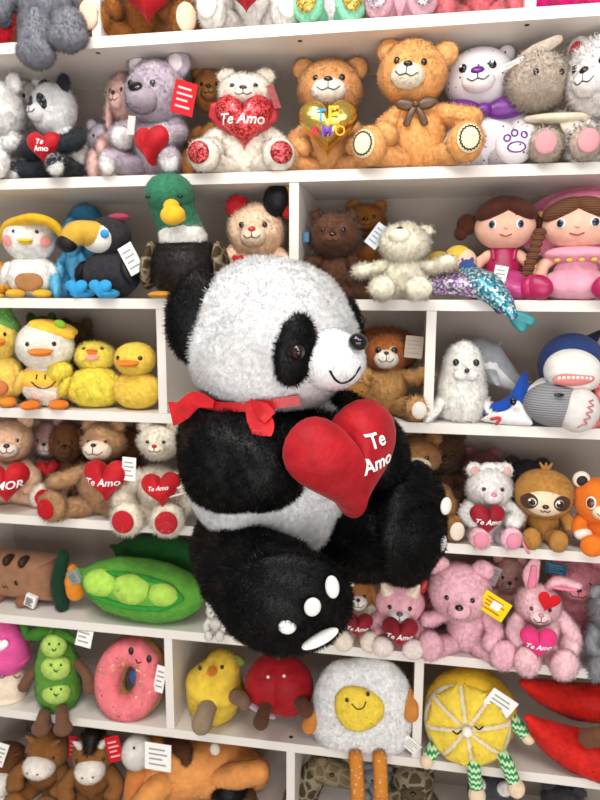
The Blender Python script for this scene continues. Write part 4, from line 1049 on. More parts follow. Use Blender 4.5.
# ---------------------------------------------------------------- fifth shelf, right
t = sit('teddy_bear', 'brown teddy with a cream muzzle peeking over the giant panda foot', TOY, 'E', 424, 440, 70, .1, col='#8a6038', fur='mid', muz='#e2cfb2', ms=1.3, arms='lap', pad='#e8dccb', rz=4, hpx=(415, 456, 25, 20))
t = sit('teddy_bear', 'dark brown plush standing tall behind the brown teddy at the panda foot', TOY, 'E', 440, 432, 66, .22, col='#4f3422', fur='mid', hpx=(444, 452, 20, 20))
t = sit('plush_mouse', 'white curly mouse plush with pink soles and a maroon Te Amo heart', TOY, 'E', 488, 463, 56, .06, rz=10, col='#e3dedb', fur='mid', nose='#d97f92', feet='#e7b7bf', pad='#e08ca2', ear_in='#d9a7a7', ear_r=1.0, legs='front', mouth=False, ms=.95, hs=1.02, hpx=(489, 487, 22, 20))
t.heart_px(487, 519, 35, '#9a1626', 'velvet', 'Te Amo', tw=.7)
t.part('curl', [ball((x, -.04, .94 + z), (.06, .06, .05)) for x, z in ((-.1, 0), (0, .03), (.1, .0), (-.05, .03), (.06, .03))], mat('#e3dedb', 'fur'), fur='short')
t.part('ribbon', tube([(.22, -.36, .2), (.3, -.5, .02)], .015, n=8), mat('#d9808f', 'satin'))
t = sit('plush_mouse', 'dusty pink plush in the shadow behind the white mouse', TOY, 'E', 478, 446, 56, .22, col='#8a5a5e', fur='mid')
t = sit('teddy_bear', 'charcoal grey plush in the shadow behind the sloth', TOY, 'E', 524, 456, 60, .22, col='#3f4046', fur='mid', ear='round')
t = sit('plush_sloth', 'caramel sloth plush with a cream and brown mask and large shiny eyes', TOY, 'E', 542, 466, 58, .06, col='#b5813f', fur='short', fmat='plush', ear='none', ms=0, hs=1.22, es=.1, legs='front', arms='side', hands='#6b5546', hx=1.05, hz=.9, eye_az=25, eye_el=-2, foot_r=1.0, hpx=(544, 494, 29, 25))
hc, hr = np.array(t.info['hc']), np.array(t.info['hr'])
t.part('face_patch', conform(hc, hr, 0, -8, 48, 36, 0, .065), mat('#e6d3b4', 'plush'))
for sg in (-1, 1):
    t.part('eye_patch', conform(hc, hr, sg * 31, -6, 25, 20, sg * 30, .095), mat('#4a2f1e', 'plush'))
    e = t.part('eye', conform(hc, hr, sg * 24, -4, 10.5, 11.5, 0, .125), mat('#eee8e0', 'gloss')); e2 = t.part('pupil', conform(hc, hr, sg * 24, -4, 9, 10, 0, .15), mat('#24130b', 'gloss'), parent=e)
    t.part('eye_shine', conform(hc, hr, sg * 24 - 3, 0, 3.2, 3.2, 0, .18), mat('#ffffff', 'felt'), parent=e)
q, n = on(hc, hr * 1.08, 0, -11); t.part('nose', stud(q, n, .04, .025, .028), mat('#1c100b', 'gloss'))
t.part('mouth', arc_on(hc, hr * 1.07, [(-9, -21), (-4, -25), (0, -22), (4, -25), (9, -21)], .006, 1.0), mat('#2a1a12', 'felt'))
t.part('tuft', [tube([hc + np.array([0, 0, hr[2] * .92]), hc + np.array([dx, -.02, hr[2] + .09])], [.04, .012], n=8, seg=5) for dx in (-.07, 0, .07)], mat('#a8753c', 'plush'))
t = sit('plush_fox', 'bright orange cat plush with big brown eyes at the right edge', TOY, 'E', 600, 474, 58, .05, col='#e0741f', fur='none', fmat='plush', ear='round', ear_in='#2b2320', ear_col='#e8d9cc', hs=1.15, es=1.0, whites=True, legs='front', arms='lap', nose='#2a1712', eye_az=28, ms=.9, muz='#f0d9c0', rz=8, hands='#efe2d4', hpx=(598, 500, 24, 23))
for sg in (-1, 1):
    q, n = on(t.info['hc'], t.info['hr'], sg * 28, 6); k_ = t.info['hr'] / np.array((.29, .26, .27)); e = t.part('eye', stud(q + n * .0, n, .06 * k_[0], .02, .075 * k_[2], 0, 3), mat('#f0ebe4', 'gloss')); t.part('iris', stud(q + n * .01, n, .046 * k_[0], .018, .06 * k_[2], 0, 3), mat('#5a3416', 'gloss'), parent=e)

# ---------------------------------------------------------------- sixth shelf, left
def tiger():
    loc, H = place('F', 22, 553, .1); s_ = mpp(loc)
    T = Toy('plush_tiger', 'flat brown loaf-shaped cat plush with dark stripes on its forehead', TOY, loc, R(-4))
    w_, h_ = 40 * s_, H
    o = [(-w_, h_ * .18), (-w_, h_ * .93), (-w_ * .9, h_), (w_ * .88, h_), (w_, h_ * .9), (w_, h_ * .22), (w_ * .9, h_ * .12), (-w_ * .9, h_ * .12)]
    C = spline(np.vstack([o, o[:1]]), 64)[:-1]
    T.part('body', pillow(C, 17 * s_, pw=6, c=(0, h_ * .55)), mat('#94694e', 'plush'))
    for x in (-24, -3, 14): T.part('stripe', ball((x * s_, -11 * s_, h_ * .93), (5 * s_, 8 * s_, 6 * s_), (0, 10, 0)), mat('#2f1c14', 'plush'))
    for x in (-17, 8): T.part('eye', ball((x * s_, -16.5 * s_, h_ * .52), (2.6 * s_, 1.5 * s_, 2.8 * s_)), mat('#120d0b', 'gloss'))
    T.part('mouth', tube([((-8 + k * 2) * s_, -17 * s_, h_ * (.43 - .04 * (k % 2))) for k in range(4)], .5 * s_, n=6), mat('#2f1c14', 'felt'))
    for x in (-20, 12): T.part('foot', ball((x * s_, -11 * s_, 6 * s_), (8 * s_, 11 * s_, 6 * s_)), mat('#8a5b40', 'plush'))
    T.tag((24 * s_, -18 * s_, h_ * .2), 11 * s_, 12 * s_, (0, 20, 0))
tiger()
def toucan2():
    loc, H = place('F', 68, 548, .06); s_ = mpp(loc)
    T = Toy('plush_carrot', 'dark green and orange plush standing on edge between the brown loaf and the pea pod', TOY, loc, R(-10))
    T.part('leaf', tube([(-4 * s_, -.01, 7 * s_), (-5 * s_, -.02, 30 * s_), (2 * s_, -.015, H - 6 * s_)], [7 * s_, 6.5 * s_, 6 * s_], n=14), mat('#123a26', 'plush'), fur='short')
    T.part('root', tube([(9 * s_, .005, 20 * s_), (10 * s_, .0, 34 * s_), (8 * s_, .0, 44 * s_)], [9 * s_, 10 * s_, 5 * s_], n=16), mat('#e58a22', 'plush'))
    T.tag((16 * s_, -.02, 40 * s_), 12 * s_, 14 * s_, (0, -30, 0), '#8f9a94')
toucan2()
def pod(name, label, c, Y, Lh, hh, col_, rim, peas, rz=0, ry=5, shelf='F', group=None):
    P = at(*c, Y); loc = np.array([P[0], P[1], SHELF[shelf]]); s_ = mpp(loc)
    T = Toy(name, label, TOY, loc, R(rz))
    z = max(P[2] - loc[2], hh * s_ * .98)
    M = mtx((0, 0, z), (0, ry, 0), s_)
    m = mat(col_, 'plush')
    prof = [(-1, .06), (-.88, .16), (-.7, .55), (-.4, .9), (0, 1), (.4, .95), (.72, .72), (.9, .4), (1, .1)]
    T.part('pod', xf(tube([(a * Lh, 0, (abs(a) ** 3) * hh * .25) for a, _ in prof], [b * hh for _, b in prof], n=28, seg=30), M), m, fur='short')
    if peas:
        def lens(t, k):
            x = t * Lh * .72 + 2; z_ = hh * (.3 + k * .46 * math.sqrt(max(0, 1 - t * t)) * (1 if k > 0 else .95)); rh = hh * math.sqrt(max(.1, 1 - (x / Lh) ** 2 * .85))
            return (x, -math.sqrt(max(rh * rh - z_ * z_, .02 * hh * hh)) - 1.2, z_)
        inn = T.part('pod_inside', xf(ball((2, -hh * .53, hh * .26), (Lh * .66, hh * .42, hh * .44), lvl=4), M), mat('#5a9a2c', 'plush'))
        for x, r in peas: T.part('pea', xf(ball((x, -hh * .68, hh * .3), (r * 1.2, r * .8, r * .95), lvl=3), M), mat('#b4dc5c', 'plush'), fur='short')
        for k in (-1, 1):
            T.part('rim', xf(tube([lens(t, k) for t in np.linspace(-1, 1, 9)], 2.6, n=10, seg=24), M), mat(rim, 'plush'))
    return T
pod('plush_pea_pod', 'long bright green pea pod plush, open to show three round peas', (139, 594), .06, 69, 30, '#66b040', '#2c8a30', [(-30, 15), (2, 17), (33, 13)], ry=6)
pod('plush_pea_pod', 'dark green closed pod plush lying behind the open pea pod', (158, 556), .2, 50, 22, '#1e5a26', '#1e5a26', None, ry=2)
t = sit('plush_ghost', 'small grey-white plush squeezed between the pea pod and the giant panda leg', TOY, 'F', 216, 600, 22, .0, col='#c9c4bd', fur='short', ms=.6, arms='lap', legs='front')

# ---------------------------------------------------------------- sixth shelf, right
t = sit('plush_dog', 'white and brown dog plush with a maroon Te Amo heart beside the giant panda foot', TOY, 'F', 358, 566, 50, .06, col='#d9cdbd', head_col='#8a5a30', fur='short', ear='flop', muz='#eee4d8', ms=1.25, legs='front', arms='lap', hpx=(359, 592, 15, 17))
t.heart_px(358, 625, 30, '#8f1826', 'velvet', 'Te Amo', tw=.7)
t = sit('plush_cat', 'pink cat plush with cream ears and a maroon Te Amo heart', TOY, 'F', 398, 575, 56, .05, col='#ecb0bb', fur='short', ear='cat', ear_col='#e8cdb8', ear_in='#f0ddc8', muz='#e0d8d8', nose='#6b4a4e', hands='#e6a6b0', feet='#eeded8', legs='front', arms='lap', hs=1.05, ms=1.0, hpx=(400, 602, 24, 20))
t.heart_px(400, 632, 36, '#8f1826', 'velvet', 'Te Amo', tw=.7)
t.part('hair_bow', [ball((.24, -.08, .88), (.05, .04, .12), (0, 20, 0))], mat('#a81a2a', 'satin'))
t = sit('teddy_bear', 'large pink teddy with a black nose and a yellow tag on its shoulder', TOY, 'F', 466, 562, 90, .04, col='#f4bac7', fur='mid', arms=('out', 'lap'), legs='wide', hs=1.04, ms=.85, mouth=False, es=.85, nose='#17100f', rz=-2, foot_r=1.12, hpx=(460, 592, 30, 28))
t.tag_px(494, 606, 28, 22, (0, 26, -8), '#e8d21a', '#c8371f', name='hang_tag', Y=-.03)
t.part('price_sticker', box(fix(t, 496, 606, -.034), (.09, .008, .085), (0, 26, -8)), mat('#f2efe8', 'paper'), smooth=False)
t = sit('plush_rabbit', 'pink rabbit plush with magenta Te Amo heart and red heart-shaped tag', TOY, 'F', 539, 561, 64, .04, col='#f4c4cc', fur='mid', ear='none', hs=.82, hz=.86, ear_in='#e0899c', ms=1.05, nose='#c88a90', legs='front', arms='lap', muz='#efd0d2', rz=4, foot_r=1.05, hpx=(538, 604, 21, 20))
t.head(t.piv, 0)
a_ = np.array(t.info['hc'])
ea = t.part('ear', tube([a_ + np.array([-.06, 0, .14]), a_ + np.array([-.08, 0, .3]), a_ + np.array([-.05, 0, .42])], [.05, .075, .05], n=14, flat=.5, up=(0, 1, 0)), mat('#eeb4be', 'fur'), fur='short')
t.part('inner_ear', tube([a_ + np.array([-.07, -.04, .2]), a_ + np.array([-.06, -.035, .38])], [.04, .03], n=10, flat=.5, up=(0, 1, 0)), mat('#dd7f98', 'plush'), parent=ea)
ea = t.part('ear', tube([a_ + np.array([.06, 0, .14]), a_ + np.array([.14, -.02, .26]), a_ + np.array([.3, -.04, .25])], [.05, .075, .06], n=14, flat=.6), mat('#eeb4be', 'fur'), fur='short')
t.part('inner_ear', tube([a_ + np.array([.13, -.065, .22]), a_ + np.array([.28, -.085, .22])], [.035, .03], n=10, flat=.6), mat('#dd7f98', 'plush'), parent=ea)
t.body()
t.heart_px(538, 642, 36, '#d93578', 'plush', 'Te Amo', tw=.66)
t.heart_px(548, 602, 23, '#c8141f', 'paper', None, (0, 16, 8), T=.05, name='hang_tag', Y=-.03)
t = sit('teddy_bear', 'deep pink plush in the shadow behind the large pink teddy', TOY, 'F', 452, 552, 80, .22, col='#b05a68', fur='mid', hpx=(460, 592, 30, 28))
t = sit('plush_rabbit', 'pale pink plush with a white tag behind the pink teddy and the rabbit', TOY, 'F', 506, 552, 46, .2, col='#d0a098', fur='mid', ear='round')
t.tag_px(492, 575, 14, 20, (0, 20, 0), '#d9c9d0', Y=.14)
t = sit('teddy_bear', 'shaggy pink teddy behind the rabbit with the magenta heart', TOY, 'F', 572, 552, 76, .17, col='#d88a96', fur='long', foot_r=1.1)
t.tag_px(556, 569, 20, 12, (0, 4, 0), '#2f6f8f', '#86b8cc', Y=.1)
t = sit('teddy_bear', 'grey furry plush at the right edge beside the pink rabbit', TOY, 'F', 604, 584, 58, .03, col='#77787c', fur='long', arms='lap', rz=20)
# ---------------------------------------------------------------- seventh shelf, left
def free(name, label, shelf, px, Y, rz=0, cat_=TOY):
    """a toy modelled in metres around a point of its shelf; q(px, py, Y) gives points in its own frame"""
    z = SHELF[shelf]; X = x_at(px, z, Y); loc = np.array([X, Y, z])
    T = Toy(name, label, cat_, loc, 0)
    return T, (lambda u, v, y=Y: at(u, v, y) - loc), mpp(loc)
T, q, k = free('plush_mushroom', 'cream round plush with a pink pointed hat bearing a white heart, at the left edge', 'G', 10, .06)
T.part('body', [ball(q(8, 682), (19 * k, 17 * k, 24 * k)), ball(q(8, 695), (18 * k, 17 * k, 14 * k))], mat('#ead9c2', 'plush'))
h_ = T.part('hat', [tube([q(9, 655), q(9, 640), q(5, 618)], [20 * k, 17 * k, 5 * k], n=22), ball(q(9, 658), (21 * k, 19 * k, 8 * k))], mat('#e0569a', 'plush'))
T.heart(q(11, 638, .06) + np.array([0, -15 * k, 0]), 15 * k, '#f4eeee', 'plush', T=.18, name='hat_heart')
for sg, x in ((-1, 2), (1, 17)):
    T.part('eye', tube([q(x - 3, 676, .06 - 17 * k), q(x, 678, .06 - 17.6 * k), q(x + 3, 676, .06 - 17 * k)], .6 * k, n=6), mat('#4a2a20', 'felt'))
    T.part('foot', ball(q(x - 1, 706, .03), (8 * k, 10 * k, 7 * k)), mat('#e3cdb2', 'plush'))
T.part('cheek', ball(q(20, 683, .06 - 14 * k), (3 * k, 2 * k, 2.4 * k)), mat('#e89aa0', 'plush'))

T, q, k = free('plush_pea_pod', 'standing pea pod plush with faces on its three peas and brown legs over the edge', 'G', 58, .05)
gm = mat('#5f9a34', 'plush')
T.part('pod', tube([q(58, 708), q(59, 690), q(57, 662), q(54, 634)], [14 * k, 22 * k, 21 * k, 11 * k], n=26, seg=18), gm, fur='short')
T.part('leaf', [tube([q(54, 634), q(46, 630, .04), q(36, 634, .03), q(28, 634, .03), q(24, 624, .03)], [8 * k, 8 * k, 7 * k, 5 * k, 3.5 * k], n=14, seg=16), tube([q(54, 634), q(62, 634, .03), q(74, 640, .03)], [7 * k, 6 * k, 3 * k], n=12)], mat('#3f7a24', 'plush'), fur='short')
for (u, v, r) in ((54, 646, 12), (56, 667, 14), (56, 691, 14)):
    p = T.part('pea', ball(q(u, v, .05 - 13 * k), (r * k * 1.05, r * k * .8, r * k * .9)), mat('#b8d86a', 'plush'), fur='short')
    for sg in (-1, 1): T.part('eye', ball(q(u + sg * 5, v - 2, .05 - (13 + r * .72) * k), (1.2 * k, .8 * k, 1.3 * k)), mat('#20301a', 'gloss'), parent=p)
    T.part('mouth', tube([q(u - 2, v + 3, .05 - (13 + r * .8) * k), q(u, v + 5, .05 - (13 + r * .8) * k), q(u + 2, v + 3, .05 - (13 + r * .8) * k)], .5 * k, n=6), mat('#20301a', 'felt'), parent=p)
for pts in ([q(38, 668), q(30, 676, .03), q(24, 686, .02)], [q(78, 664), q(86, 674, .03), q(90, 688, .02)]):
    T.part('arm', tube(pts, [5 * k, 5 * k, 6 * k]), mat('#6b4a36', 'plush'))
for pts in ([q(48, 706, .02), q(44, 716, -.035), q(41, 728, -.05)], [q(62, 706, .02), q(62, 716, -.035), q(63, 728, -.05)]):
    T.part('leg', [tube(pts, [6 * k, 6 * k, 7 * k]), ball(pts[-1], (9 * k, 8 * k, 7 * k))], mat('#6b4a36', 'plush'))
T.tag(q(84, 635, -.0), 16 * k, 24 * k, (0, 10, 0), thick=.0015)

T, q, k = free('plush_donut', 'pink iced donut plush with a face, tan rim and white tag', 'G', 131, .06)
def torus(c, Ra, Rb, r, ry, sy=1.0, n=40, m=18):
    V, F = [], []
    for i in range(n):
        a = 2 * math.pi * i / n
        for j in range(m):
            b = 2 * math.pi * j / m; w_ = r * math.cos(b)
            V.append(((Ra + w_) * math.cos(a), r * sy * math.sin(b), (Rb + w_) * math.sin(a)))
    for i in range(n):
        for j in range(m):
            a, b, c_, d = i * m + j, i * m + (j + 1) % m, ((i + 1) % n) * m + (j + 1) % m, ((i + 1) % n) * m + j
            F += [(a, b, c_), (a, c_, d)]
    V, F = outward(np.array(V), np.array(F)); return V @ rotm(*ry).T + np.array(c), F
dc = q(131, 678, .06)
T.part('dough', torus(dc, 21 * k, 29 * k, 15 * k, (-8, 14, 0), .95), mat('#b98a54', 'plush'), fur='short')
ic = T.part('icing', torus(dc + np.array([0, -5 * k, 1.5 * k]), 21 * k, 29 * k, 13.4 * k, (-8, 14, 0), .95), mat('#f08088', 'plush'), fur='short')
for (u, v) in ((131, 651), (149, 659)):
    T.part('eye', ball(q(u, v, .06 - 20 * k), (2.6 * k, 2 * k, 4 * k)), mat('#1a1014', 'gloss'))
T.part('mouth', tube([q(136, 660, .06 - 20 * k), q(138, 663, .06 - 20 * k), q(141, 662, .06 - 20 * k)], .7 * k, n=6), mat('#5a1c24', 'felt'))
T.part('button', ball(q(135, 677, .06 - 6 * k), (6 * k, 3 * k, 8 * k)), mat('#2a4f8a', 'gloss'))
for i in range(26):
    a = random.uniform(0, 2 * math.pi); rr_ = random.uniform(-.6, .6)
    p = dc + rotm(-8, 14, 0) @ np.array([(21 + 13.4 * rr_) * k * math.cos(a), -5 * k - 12.9 * k * math.sqrt(1 - rr_ ** 2), (29 + 13.4 * rr_) * k * math.sin(a)])
    T.part('sprinkle', tube([p, p + np.array([random.uniform(-1, 1), 0, random.uniform(-1, 1)]) * 2.2 * k], .6 * k, n=6, seg=3), mat(random.choice(['#f4d25a', '#f6f0ea', '#c03a58', '#7aa84a']), 'felt'), parent=ic)
T.tag(q(160, 679, .02), 10 * k, 28 * k, (0, 12, 0), thick=.0015)

T, q, k = free('plush_pear', 'yellow bird-shaped plush with an orange beak and taupe legs over the shelf edge', 'G', 216, .07)
T.part('body', tube([q(214, 696), q(216, 684), q(222, 668)], [27 * k, 30 * k, 18 * k], n=26, seg=14), mat('#edca46', 'plush'), fur='short')
T.part('leaf', [ball(q(236, 660, .08), (9 * k, 4 * k, 5 * k), (0, 20, 0)), tube([q(224, 658), q(226, 652)], 2 * k, n=8)], mat('#7f8a3a', 'plush'))
T.part('beak', tube([q(212, 671, .07 - 22 * k), q(208, 673, .07 - 31 * k)], [5 * k, 2 * k], n=12), mat('#e08426', 'plush'))
for u, v in ((200, 668), (222, 667)): T.part('eye', ball(q(u, v, .07 - 22 * k), (2 * k, 1.6 * k, 2.2 * k)), mat('#17120e', 'gloss'))
T.part('leg', [tube([q(212, 700, .03), q(206, 712, -.03), q(202, 724, -.045)], [8 * k, 9 * k, 10 * k])], mat('#8f7a62', 'plush'))
T.part('leg', [tube([q(234, 696, .03), q(242, 700, .0), q(245, 704, -.01)], [7 * k, 7 * k, 6 * k])], mat('#7a5f4c', 'plush'))

T, q, k = free('plush_apple', 'shiny red apple plush with white dots for eyes and brown legs', 'G', 280, .07)
T.part('body', [ball(q(270, 685), (25 * k, 26 * k, 30 * k), (0, 4, 0), lvl=4), ball(q(288, 686), (25 * k, 26 * k, 29 * k), (0, -4, 0), lvl=4)], mat('#a80f1c', 'velvet'))
T.part('stem', tube([q(278, 660), q(279, 652), q(282, 647)], 2.5 * k, n=8), mat('#5a3a24', 'plush'))
for u, v in ((268, 677), (284, 676)): T.part('eye', ball(q(u, v, .07 - 26 * k), (1.5 * k, 1 * k, 1.6 * k)), mat('#f0e6e2', 'gloss'))
for pts in ([q(268, 702, .02), q(264, 712, -.02), q(261, 722, -.045)], [q(294, 700, .03), q(302, 704, .0), q(306, 710, -.01)]):
    T.part('leg', [tube(pts, [6 * k, 6 * k, 7.5 * k])], mat('#5a3826', 'plush'))
T.part('care_label', tube([q(252, 706, -.01), q(262, 712, -.015), q(272, 716, -.012)], 4 * k, n=8, flat=.25), mat('#c9b6c9', 'satin'))

# ---------------------------------------------------------------- seventh shelf, right
T, q, k = free('plush_egg', 'white fried egg plush with a smiling yolk and orange legs dangling off the shelf', 'G', 362, .03)
o = [(312, 728), (312, 704), (318, 680), (332, 663), (350, 659), (372, 657), (392, 663), (407, 680), (413, 705), (411, 734), (400, 752), (378, 757), (352, 755), (328, 750)]
C = np.array([(q(u, v)[0], q(u, v)[2]) for u, v in o]); C = spline(np.vstack([C, C[:1]]), 65)[:-1]; cc = C.mean(0)
T.part('egg_white', pillow(C, 19 * k, 8 * k, pw=3.5, c=cc), mat('#f2f1f0', 'fur'), fur='mid', lump=.0)
T.part('toast_back', xf(pillow((C - cc) * .99 + cc, 6 * k, 9 * k, pw=4, c=cc), mtx((0, 8 * k, -3 * k))), mat('#c88a4c', 'plush'))
yo = ell_outline(24 * k, 23 * k, 40, lambda t: 1 + .05 * math.sin(3 * t + 1)); yc = q(360, 697, .03)
yk = T.part('yolk', xf(pillow(yo, 8 * k, 2 * k, pw=4), mtx((yc[0], -18 * k, yc[2]))), mat('#f6d64a', 'plush'), fur='short')
for u, v in ((347, 700), (368, 694)): T.part('eye', ball(q(u, v, .03 - 25.5 * k), (1.9 * k, 1.2 * k, 2.3 * k)), mat('#1c130c', 'gloss'), parent=yk)
T.part('smile', tube([q(352, 704, .03 - 26 * k), q(357, 709, .03 - 26.3 * k), q(363, 708, .03 - 26.3 * k), q(366, 702, .03 - 26 * k)], .6 * k, n=6), mat('#3a2010', 'felt'), parent=yk)
dm = mat('#cf8430', 'dots')
for pts in ([q(318, 702), q(313, 716, .01), q(309, 726, .0)], [q(406, 690), q(411, 702, .01), q(411, 714, .0)]): T.part('arm', tube(pts, [6 * k, 7 * k, 7.5 * k]), mat('#c8813a', 'plush'))
for u0, u1 in ((354, 358), (378, 381)):
    lg = T.part('leg', tube([q(u0, 748, .0), q(u0 + 2, 760, -.035), q(u1, 795, -.05)], [6 * k, 6.5 * k, 7 * k], n=14), dm)
    T.part('foot', ball(q(u1, 806, -.06), (9 * k, 10 * k, 12 * k)), mat('#cf8a3c', 'plush'), parent=lg)
T.tag(q(411, 745, .0), 18 * k, 12 * k, (0, 38, 0), thick=.0015)

T, q, k = free('plush_lemon', 'lemon slice plush with a sleepy face, green chevron limbs and a white tag', 'G', 470, .05)
lc = q(470, 712, .06)
T.part('peel', ball(lc, (45 * k, 32 * k, 45 * k), (0, 0, 0), lvl=4), mat('#e6b92c', 'plush'), fur='short')
fr_ = rotm(-12, 0, -6); fc = q(467, 722, .06 - 17 * k)
pith = T.part('pith', ball(fc, (41 * k, 19 * k, 40 * k), fr_, lvl=4), mat('#e9ddc2', 'plush'), fur='short')
for i in range(8):
    a0 = 2 * math.pi * i / 8 + .2; pts = []
    mid = np.array([math.cos(a0 + .39), math.sin(a0 + .39)])
    pts = [mid * 3 + 0] + [np.array([math.cos(a0 + t), math.sin(a0 + t)]) * 37 for t in np.linspace(.06, .73, 8)]
    C = spline(np.vstack([pts, pts[:1]]), 33)[:-1] * k; cc = C.mean(0)
    V, F = pillow(C, 4.5 * k, 1 * k, pw=3, rings=6, c=cc)
    rr_ = np.hypot(V[:, 0], V[:, 2]) / (41 * k); V = V + np.stack([0 * rr_, -17.5 * k * np.sqrt(np.maximum(.02, 1 - rr_ ** 2)), 0 * rr_], 1)
    T.part('segment', (V @ fr_.T + fc, F), mat('#f3d64c', 'plush'), parent=pith, fur='short')
T.part('pith_centre', ball(q(467, 732, .06 - 40 * k), (5 * k, 4 * k, 5 * k)), mat('#f4efe2', 'plush'), parent=pith)
for u in (457, 479):
    T.part('eye', tube([q(u - 4, 731 - (u - 457) * .2, .06 - 41 * k), q(u, 734 - (u - 457) * .2, .06 - 41.5 * k), q(u + 4, 731 - (u - 457) * .2, .06 - 41 * k)], .8 * k, n=6), mat('#3a2a14', 'felt'), parent=pith)
zg = mat('#2f8a4a', 'zigzag'); hm = mat('#e6cdb0', 'plush')
for nm, pts in (('arm', [q(506, 712), q(516, 724, .02), q(524, 733, .01)]), ('arm', [q(440, 738, .02), q(434, 748, -.01), q(429, 757, -.03)]), ('leg', [q(474, 752, .0), q(474, 768, -.04), q(476, 786, -.05)]), ('leg', [q(498, 748, .0), q(507, 764, -.04), q(513, 780, -.05)])):
    a_ = T.part(nm, tube(pts, [6.5 * k, 6.5 * k, 6.5 * k], n=14), zg)
    e_ = pts[-1] + (pts[-1] - pts[-2]) * .5
    T.part('hand' if nm == 'arm' else 'foot', ball(e_, (6.5 * k, 6.5 * k, 6.5 * k) if nm == 'arm' else (8 * k, 8 * k, 9 * k)), hm, parent=a_)
T.tag(q(499, 705, -.01), 27 * k, 24 * k, (0, 32, 0), thick=.0015)

T, q, k = free('plush_chili', 'upper of two red chili pepper plushes at the right edge', 'G', 570, .12)
T.part('pepper', tube([q(523, 683, .03), q(545, 692, .08), q(575, 701, .12), q(612, 703, .12)], [3.5 * k, 12 * k, 17 * k, 19 * k], n=22, seg=18), mat('#d81c10', 'velvet'), fur='short')
T.part('stem', tube([q(612, 703, .12), q(630, 700, .12)], [9 * k, 6 * k], n=10), mat('#4a6a2a', 'plush'))
T, q, k = free('plush_chili', 'lower red chili pepper plush lying in front with a brown stalk', 'G', 570, .03)
T.part('pepper', tube([q(528, 718, -.02), q(545, 733, .0), q(572, 748, .02), q(612, 762, .02)], [3.5 * k, 13 * k, 20 * k, 23 * k], n=22, seg=18), mat('#d81c10', 'velvet'), fur='short')
T.part('leg', tube([q(588, 738, -.03), q(600, 736, -.05)], [9 * k, 9 * k], n=12), mat('#6b4630', 'plush'))

# ---------------------------------------------------------------- bottom shelf
def pony(label, px, top, w, Y, hpx, col_, mane=None, group=None, rz=0, muz='#e8e0d6', ear_col=None, blaze=False):
    t = sit('plush_pony', label, TOY, 'H', px, top, w, Y, rz=rz, col=col_, fur='short', fmat='plush', ear='cat', ear_r=.6, ear_col=ear_col, muz=muz, ms=1.6, nose_s=.01, mouth=False, hpx=hpx, legs='front', arms='lap', es=.8, eye_az=40, eye_el=12, muz_out=1.0)
    hc, hr = np.array(t.info['hc']), np.array(t.info['hr'])
    for sg in (-1, 1): t.part('nostril', ball(t.info['mc'] + np.array([sg * .05, -t.info['mr'][1] * .93, .02]), (.012, .012, .014)), mat('#6a5a50', 'felt'))
    if mane: t.part('mane', [tube([hc + np.array([0, -hr[1] * .75, hr[2] * .72]), hc + np.array([0, -.02, hr[2] * 1.08]), hc + np.array([0, hr[1] * .9, hr[2] * .5])], [.05, .09, .09], n=12)], mat(mane, 'fur'), fur='long')
    t.part('chest_patch', ball((0, -.1, .42), (.08, .1, .08)), mat('#e6ded4', 'plush'))
    return t
t = pony('dark brown plush in the corner, furthest left on the bottom shelf', 4, 742, 56, .1, (6, 765, 22, 22), '#6b421f', rz=-10)
t.tag_px(1, 755, 10, 26, (0, 20, 0))
t = pony('small tan plush between the corner plush and the chestnut pony', 24, 750, 34, .13, (22, 762, 13, 14), '#7d5324')
t = pony('chestnut pony plush with a big white muzzle under the pea pod legs', 48, 733, 62, .06, (48, 750, 22, 19), '#8a5a2c', rz=-18)
t.tag_px(73, 748, 9, 26, (0, 4, 0), '#a81420', '#c86a6a', Y=.02, name='hang_tag')
t = pony('chestnut pony plush with a black mane, white ears and a red hang tag', 94, 733, 58, .05, (93, 754, 20, 20), '#8a5a2c', mane='#1d1512', ear_col='#d9d0c8')
t.tag_px(114, 749, 14, 28, (0, -10, 0), '#c0141f', '#f0b8b8', Y=.0, name='hang_tag')
T, q, k = free('plush_pony', 'orange pony plush lying on its side with a brown mane and a white spot', 'H', 200, .1)
om = mat('#e39a54', 'plush')
T.part('body', tube([q(152, 776, .08), q(190, 770, .1), q(225, 764, .14), q(252, 772, .16)], [22 * k, 26 * k, 26 * k, 18 * k], n=24, seg=14), om, fur='short')
T.part('head', tube([q(160, 756, .1), q(152, 752, .08)], [17 * k, 15 * k], n=18), om, fur='short')
T.part('mane', tube([q(172, 742, .1), q(184, 750, .07), q(186, 760, .05)], [7 * k, 8 * k, 5 * k]), mat('#4a2a18', 'fur'), fur='mid')
T.part('spot', ball(q(215, 749, .06), (5 * k, 4 * k, 6 * k)), mat('#e9ddd0', 'plush'))
for pts in ([q(165, 782, .04), q(150, 796, .0), q(140, 806, .0)], [q(205, 784, .08), q(235, 776, .06), q(258, 772, .05)]): T.part('leg', tube(pts, [13 * k, 12 * k, 11 * k]), om, fur='short')
T, q, k = free('plush_sheep', 'white-headed plush behind a printed white price card on the bottom shelf', 'H', 136, .03)
T.part('head', ball(q(137, 752), (15 * k, 15 * k, 17 * k)), mat('#dcd7d2', 'plush'), fur='short')
T.part('body', tube([q(140, 775, .05), q(140, 800, .05)], [14 * k, 18 * k]), mat('#c87a3c', 'plush'))
T.part('eye', ball(q(134, 748, .03 - 15 * k), (1.4 * k, 1 * k, 1.6 * k)), mat('#2a2220', 'gloss'))
T.tag(q(158, 757, -.03), 26 * k, 28 * k, (0, 2, 0), thick=.0015)
T, q, k = free('plush_pony', 'brown plush with a shaggy black mane seen from above at the bottom edge', 'H', 232, .07)
T.part('head', ball(q(236, 806), (22 * k, 22 * k, 20 * k)), mat('#6b4a24', 'plush'), fur='short')
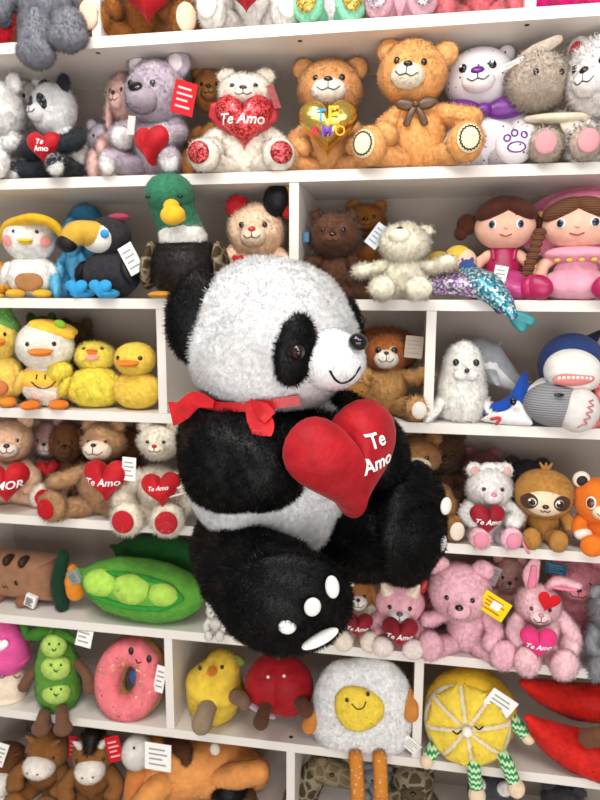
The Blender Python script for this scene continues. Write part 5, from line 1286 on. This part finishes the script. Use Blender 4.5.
T.part('mane', [ball(q(229, 790, .06), (17 * k, 16 * k, 13 * k)), ball(q(225, 780, .07), (10 * k, 10 * k, 8 * k))], mat('#15120f', 'fur'), fur='long')
T.part('body', ball(q(238, 826), (24 * k, 22 * k, 26 * k)), mat('#6b4a24', 'plush'))
T, q, k = free('plush_giraffe', 'dappled brown giraffe plush with head turned right under the fried egg', 'H', 318, .12)
gm = mat('#4f4130', 'camo')
T.part('neck', tube([q(300, 800), q(306, 785), q(318, 770)], [17 * k, 15 * k, 12 * k], n=18), gm, fur='short')
T.part('head', tube([q(320, 768), q(336, 772, .1), q(350, 778, .08)], [13 * k, 13 * k, 9 * k], n=18), mat('#7d6a4c', 'camo'), fur='short')
T.part('ear', ball(q(324, 763, .1), (7 * k, 4 * k, 5 * k), (0, 30, 0)), mat('#8a7658', 'plush'))
T.part('eye', ball(q(332, 775, .1 - 12 * k), (2.4 * k, 1.6 * k, 1.8 * k)), mat('#14100c', 'gloss'))
T.part('body', ball(q(306, 830), (26 * k, 22 * k, 32 * k)), gm)
t = sit('plush_deer', 'mottled brown plush under the lemon on the bottom shelf, right of the egg legs', TOY, 'H', 412, 758, 62, .14, col='#5a4a34', fur='short', fmat='camo', ms=1.2)
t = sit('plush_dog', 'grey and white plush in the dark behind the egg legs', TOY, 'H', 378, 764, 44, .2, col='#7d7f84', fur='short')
t = sit('plush_cat', 'charcoal plush with white ears on the bottom shelf under the lemon legs', TOY, 'H', 488, 770, 66, .1, col='#3d3e42', fur='short', ear='cat', ear_col='#cfcac6', muz='#cfcac6')
t = sit('plush_cat', 'dark grey plush at the right end of the bottom shelf', TOY, 'H', 560, 782, 60, .14, col='#3a3a3e', fur='mid')
# ================================================================== plush squashes against the boards it rests on
bpy.context.view_layer.update()
zs = sorted(SHELF.values())
for o in list(col.objects):
    if o.type != 'MESH': continue
    r = o
    while r.parent: r = r.parent
    if r == unit or r.get('kind') == 'structure': continue
    M = np.array(o.matrix_world); n = len(o.data.vertices)
    a = np.empty(n * 3, np.float32); o.data.vertices.foreach_get('co', a); V = a.reshape(-1, 3).astype(float)
    Wd = V @ M[:3, :3].T + M[:3, 3]
    c = Wd.mean(0)
    zf = [z for z in zs if z <= c[2] + .01]; zc = [z for z in zs if z > c[2]]
    ins = Wd[:, 1] > -.02
    n0 = Wd.copy()
    Wd[:, 1] = np.minimum(Wd[:, 1], DEP - .004)
    if zf: Wd[ins, 2] = np.maximum(Wd[ins, 2], zf[-1] + .0015)
    if zc: Wd[ins, 2] = np.minimum(Wd[ins, 2], zc[0] - TH - .0015)
    if np.abs(Wd - n0).max() > 1e-7:
        V = (Wd - M[:3, 3]) @ np.linalg.inv(M[:3, :3]).T
        o.data.vertices.foreach_set('co', V.astype(np.float32).ravel()); o.data.update()
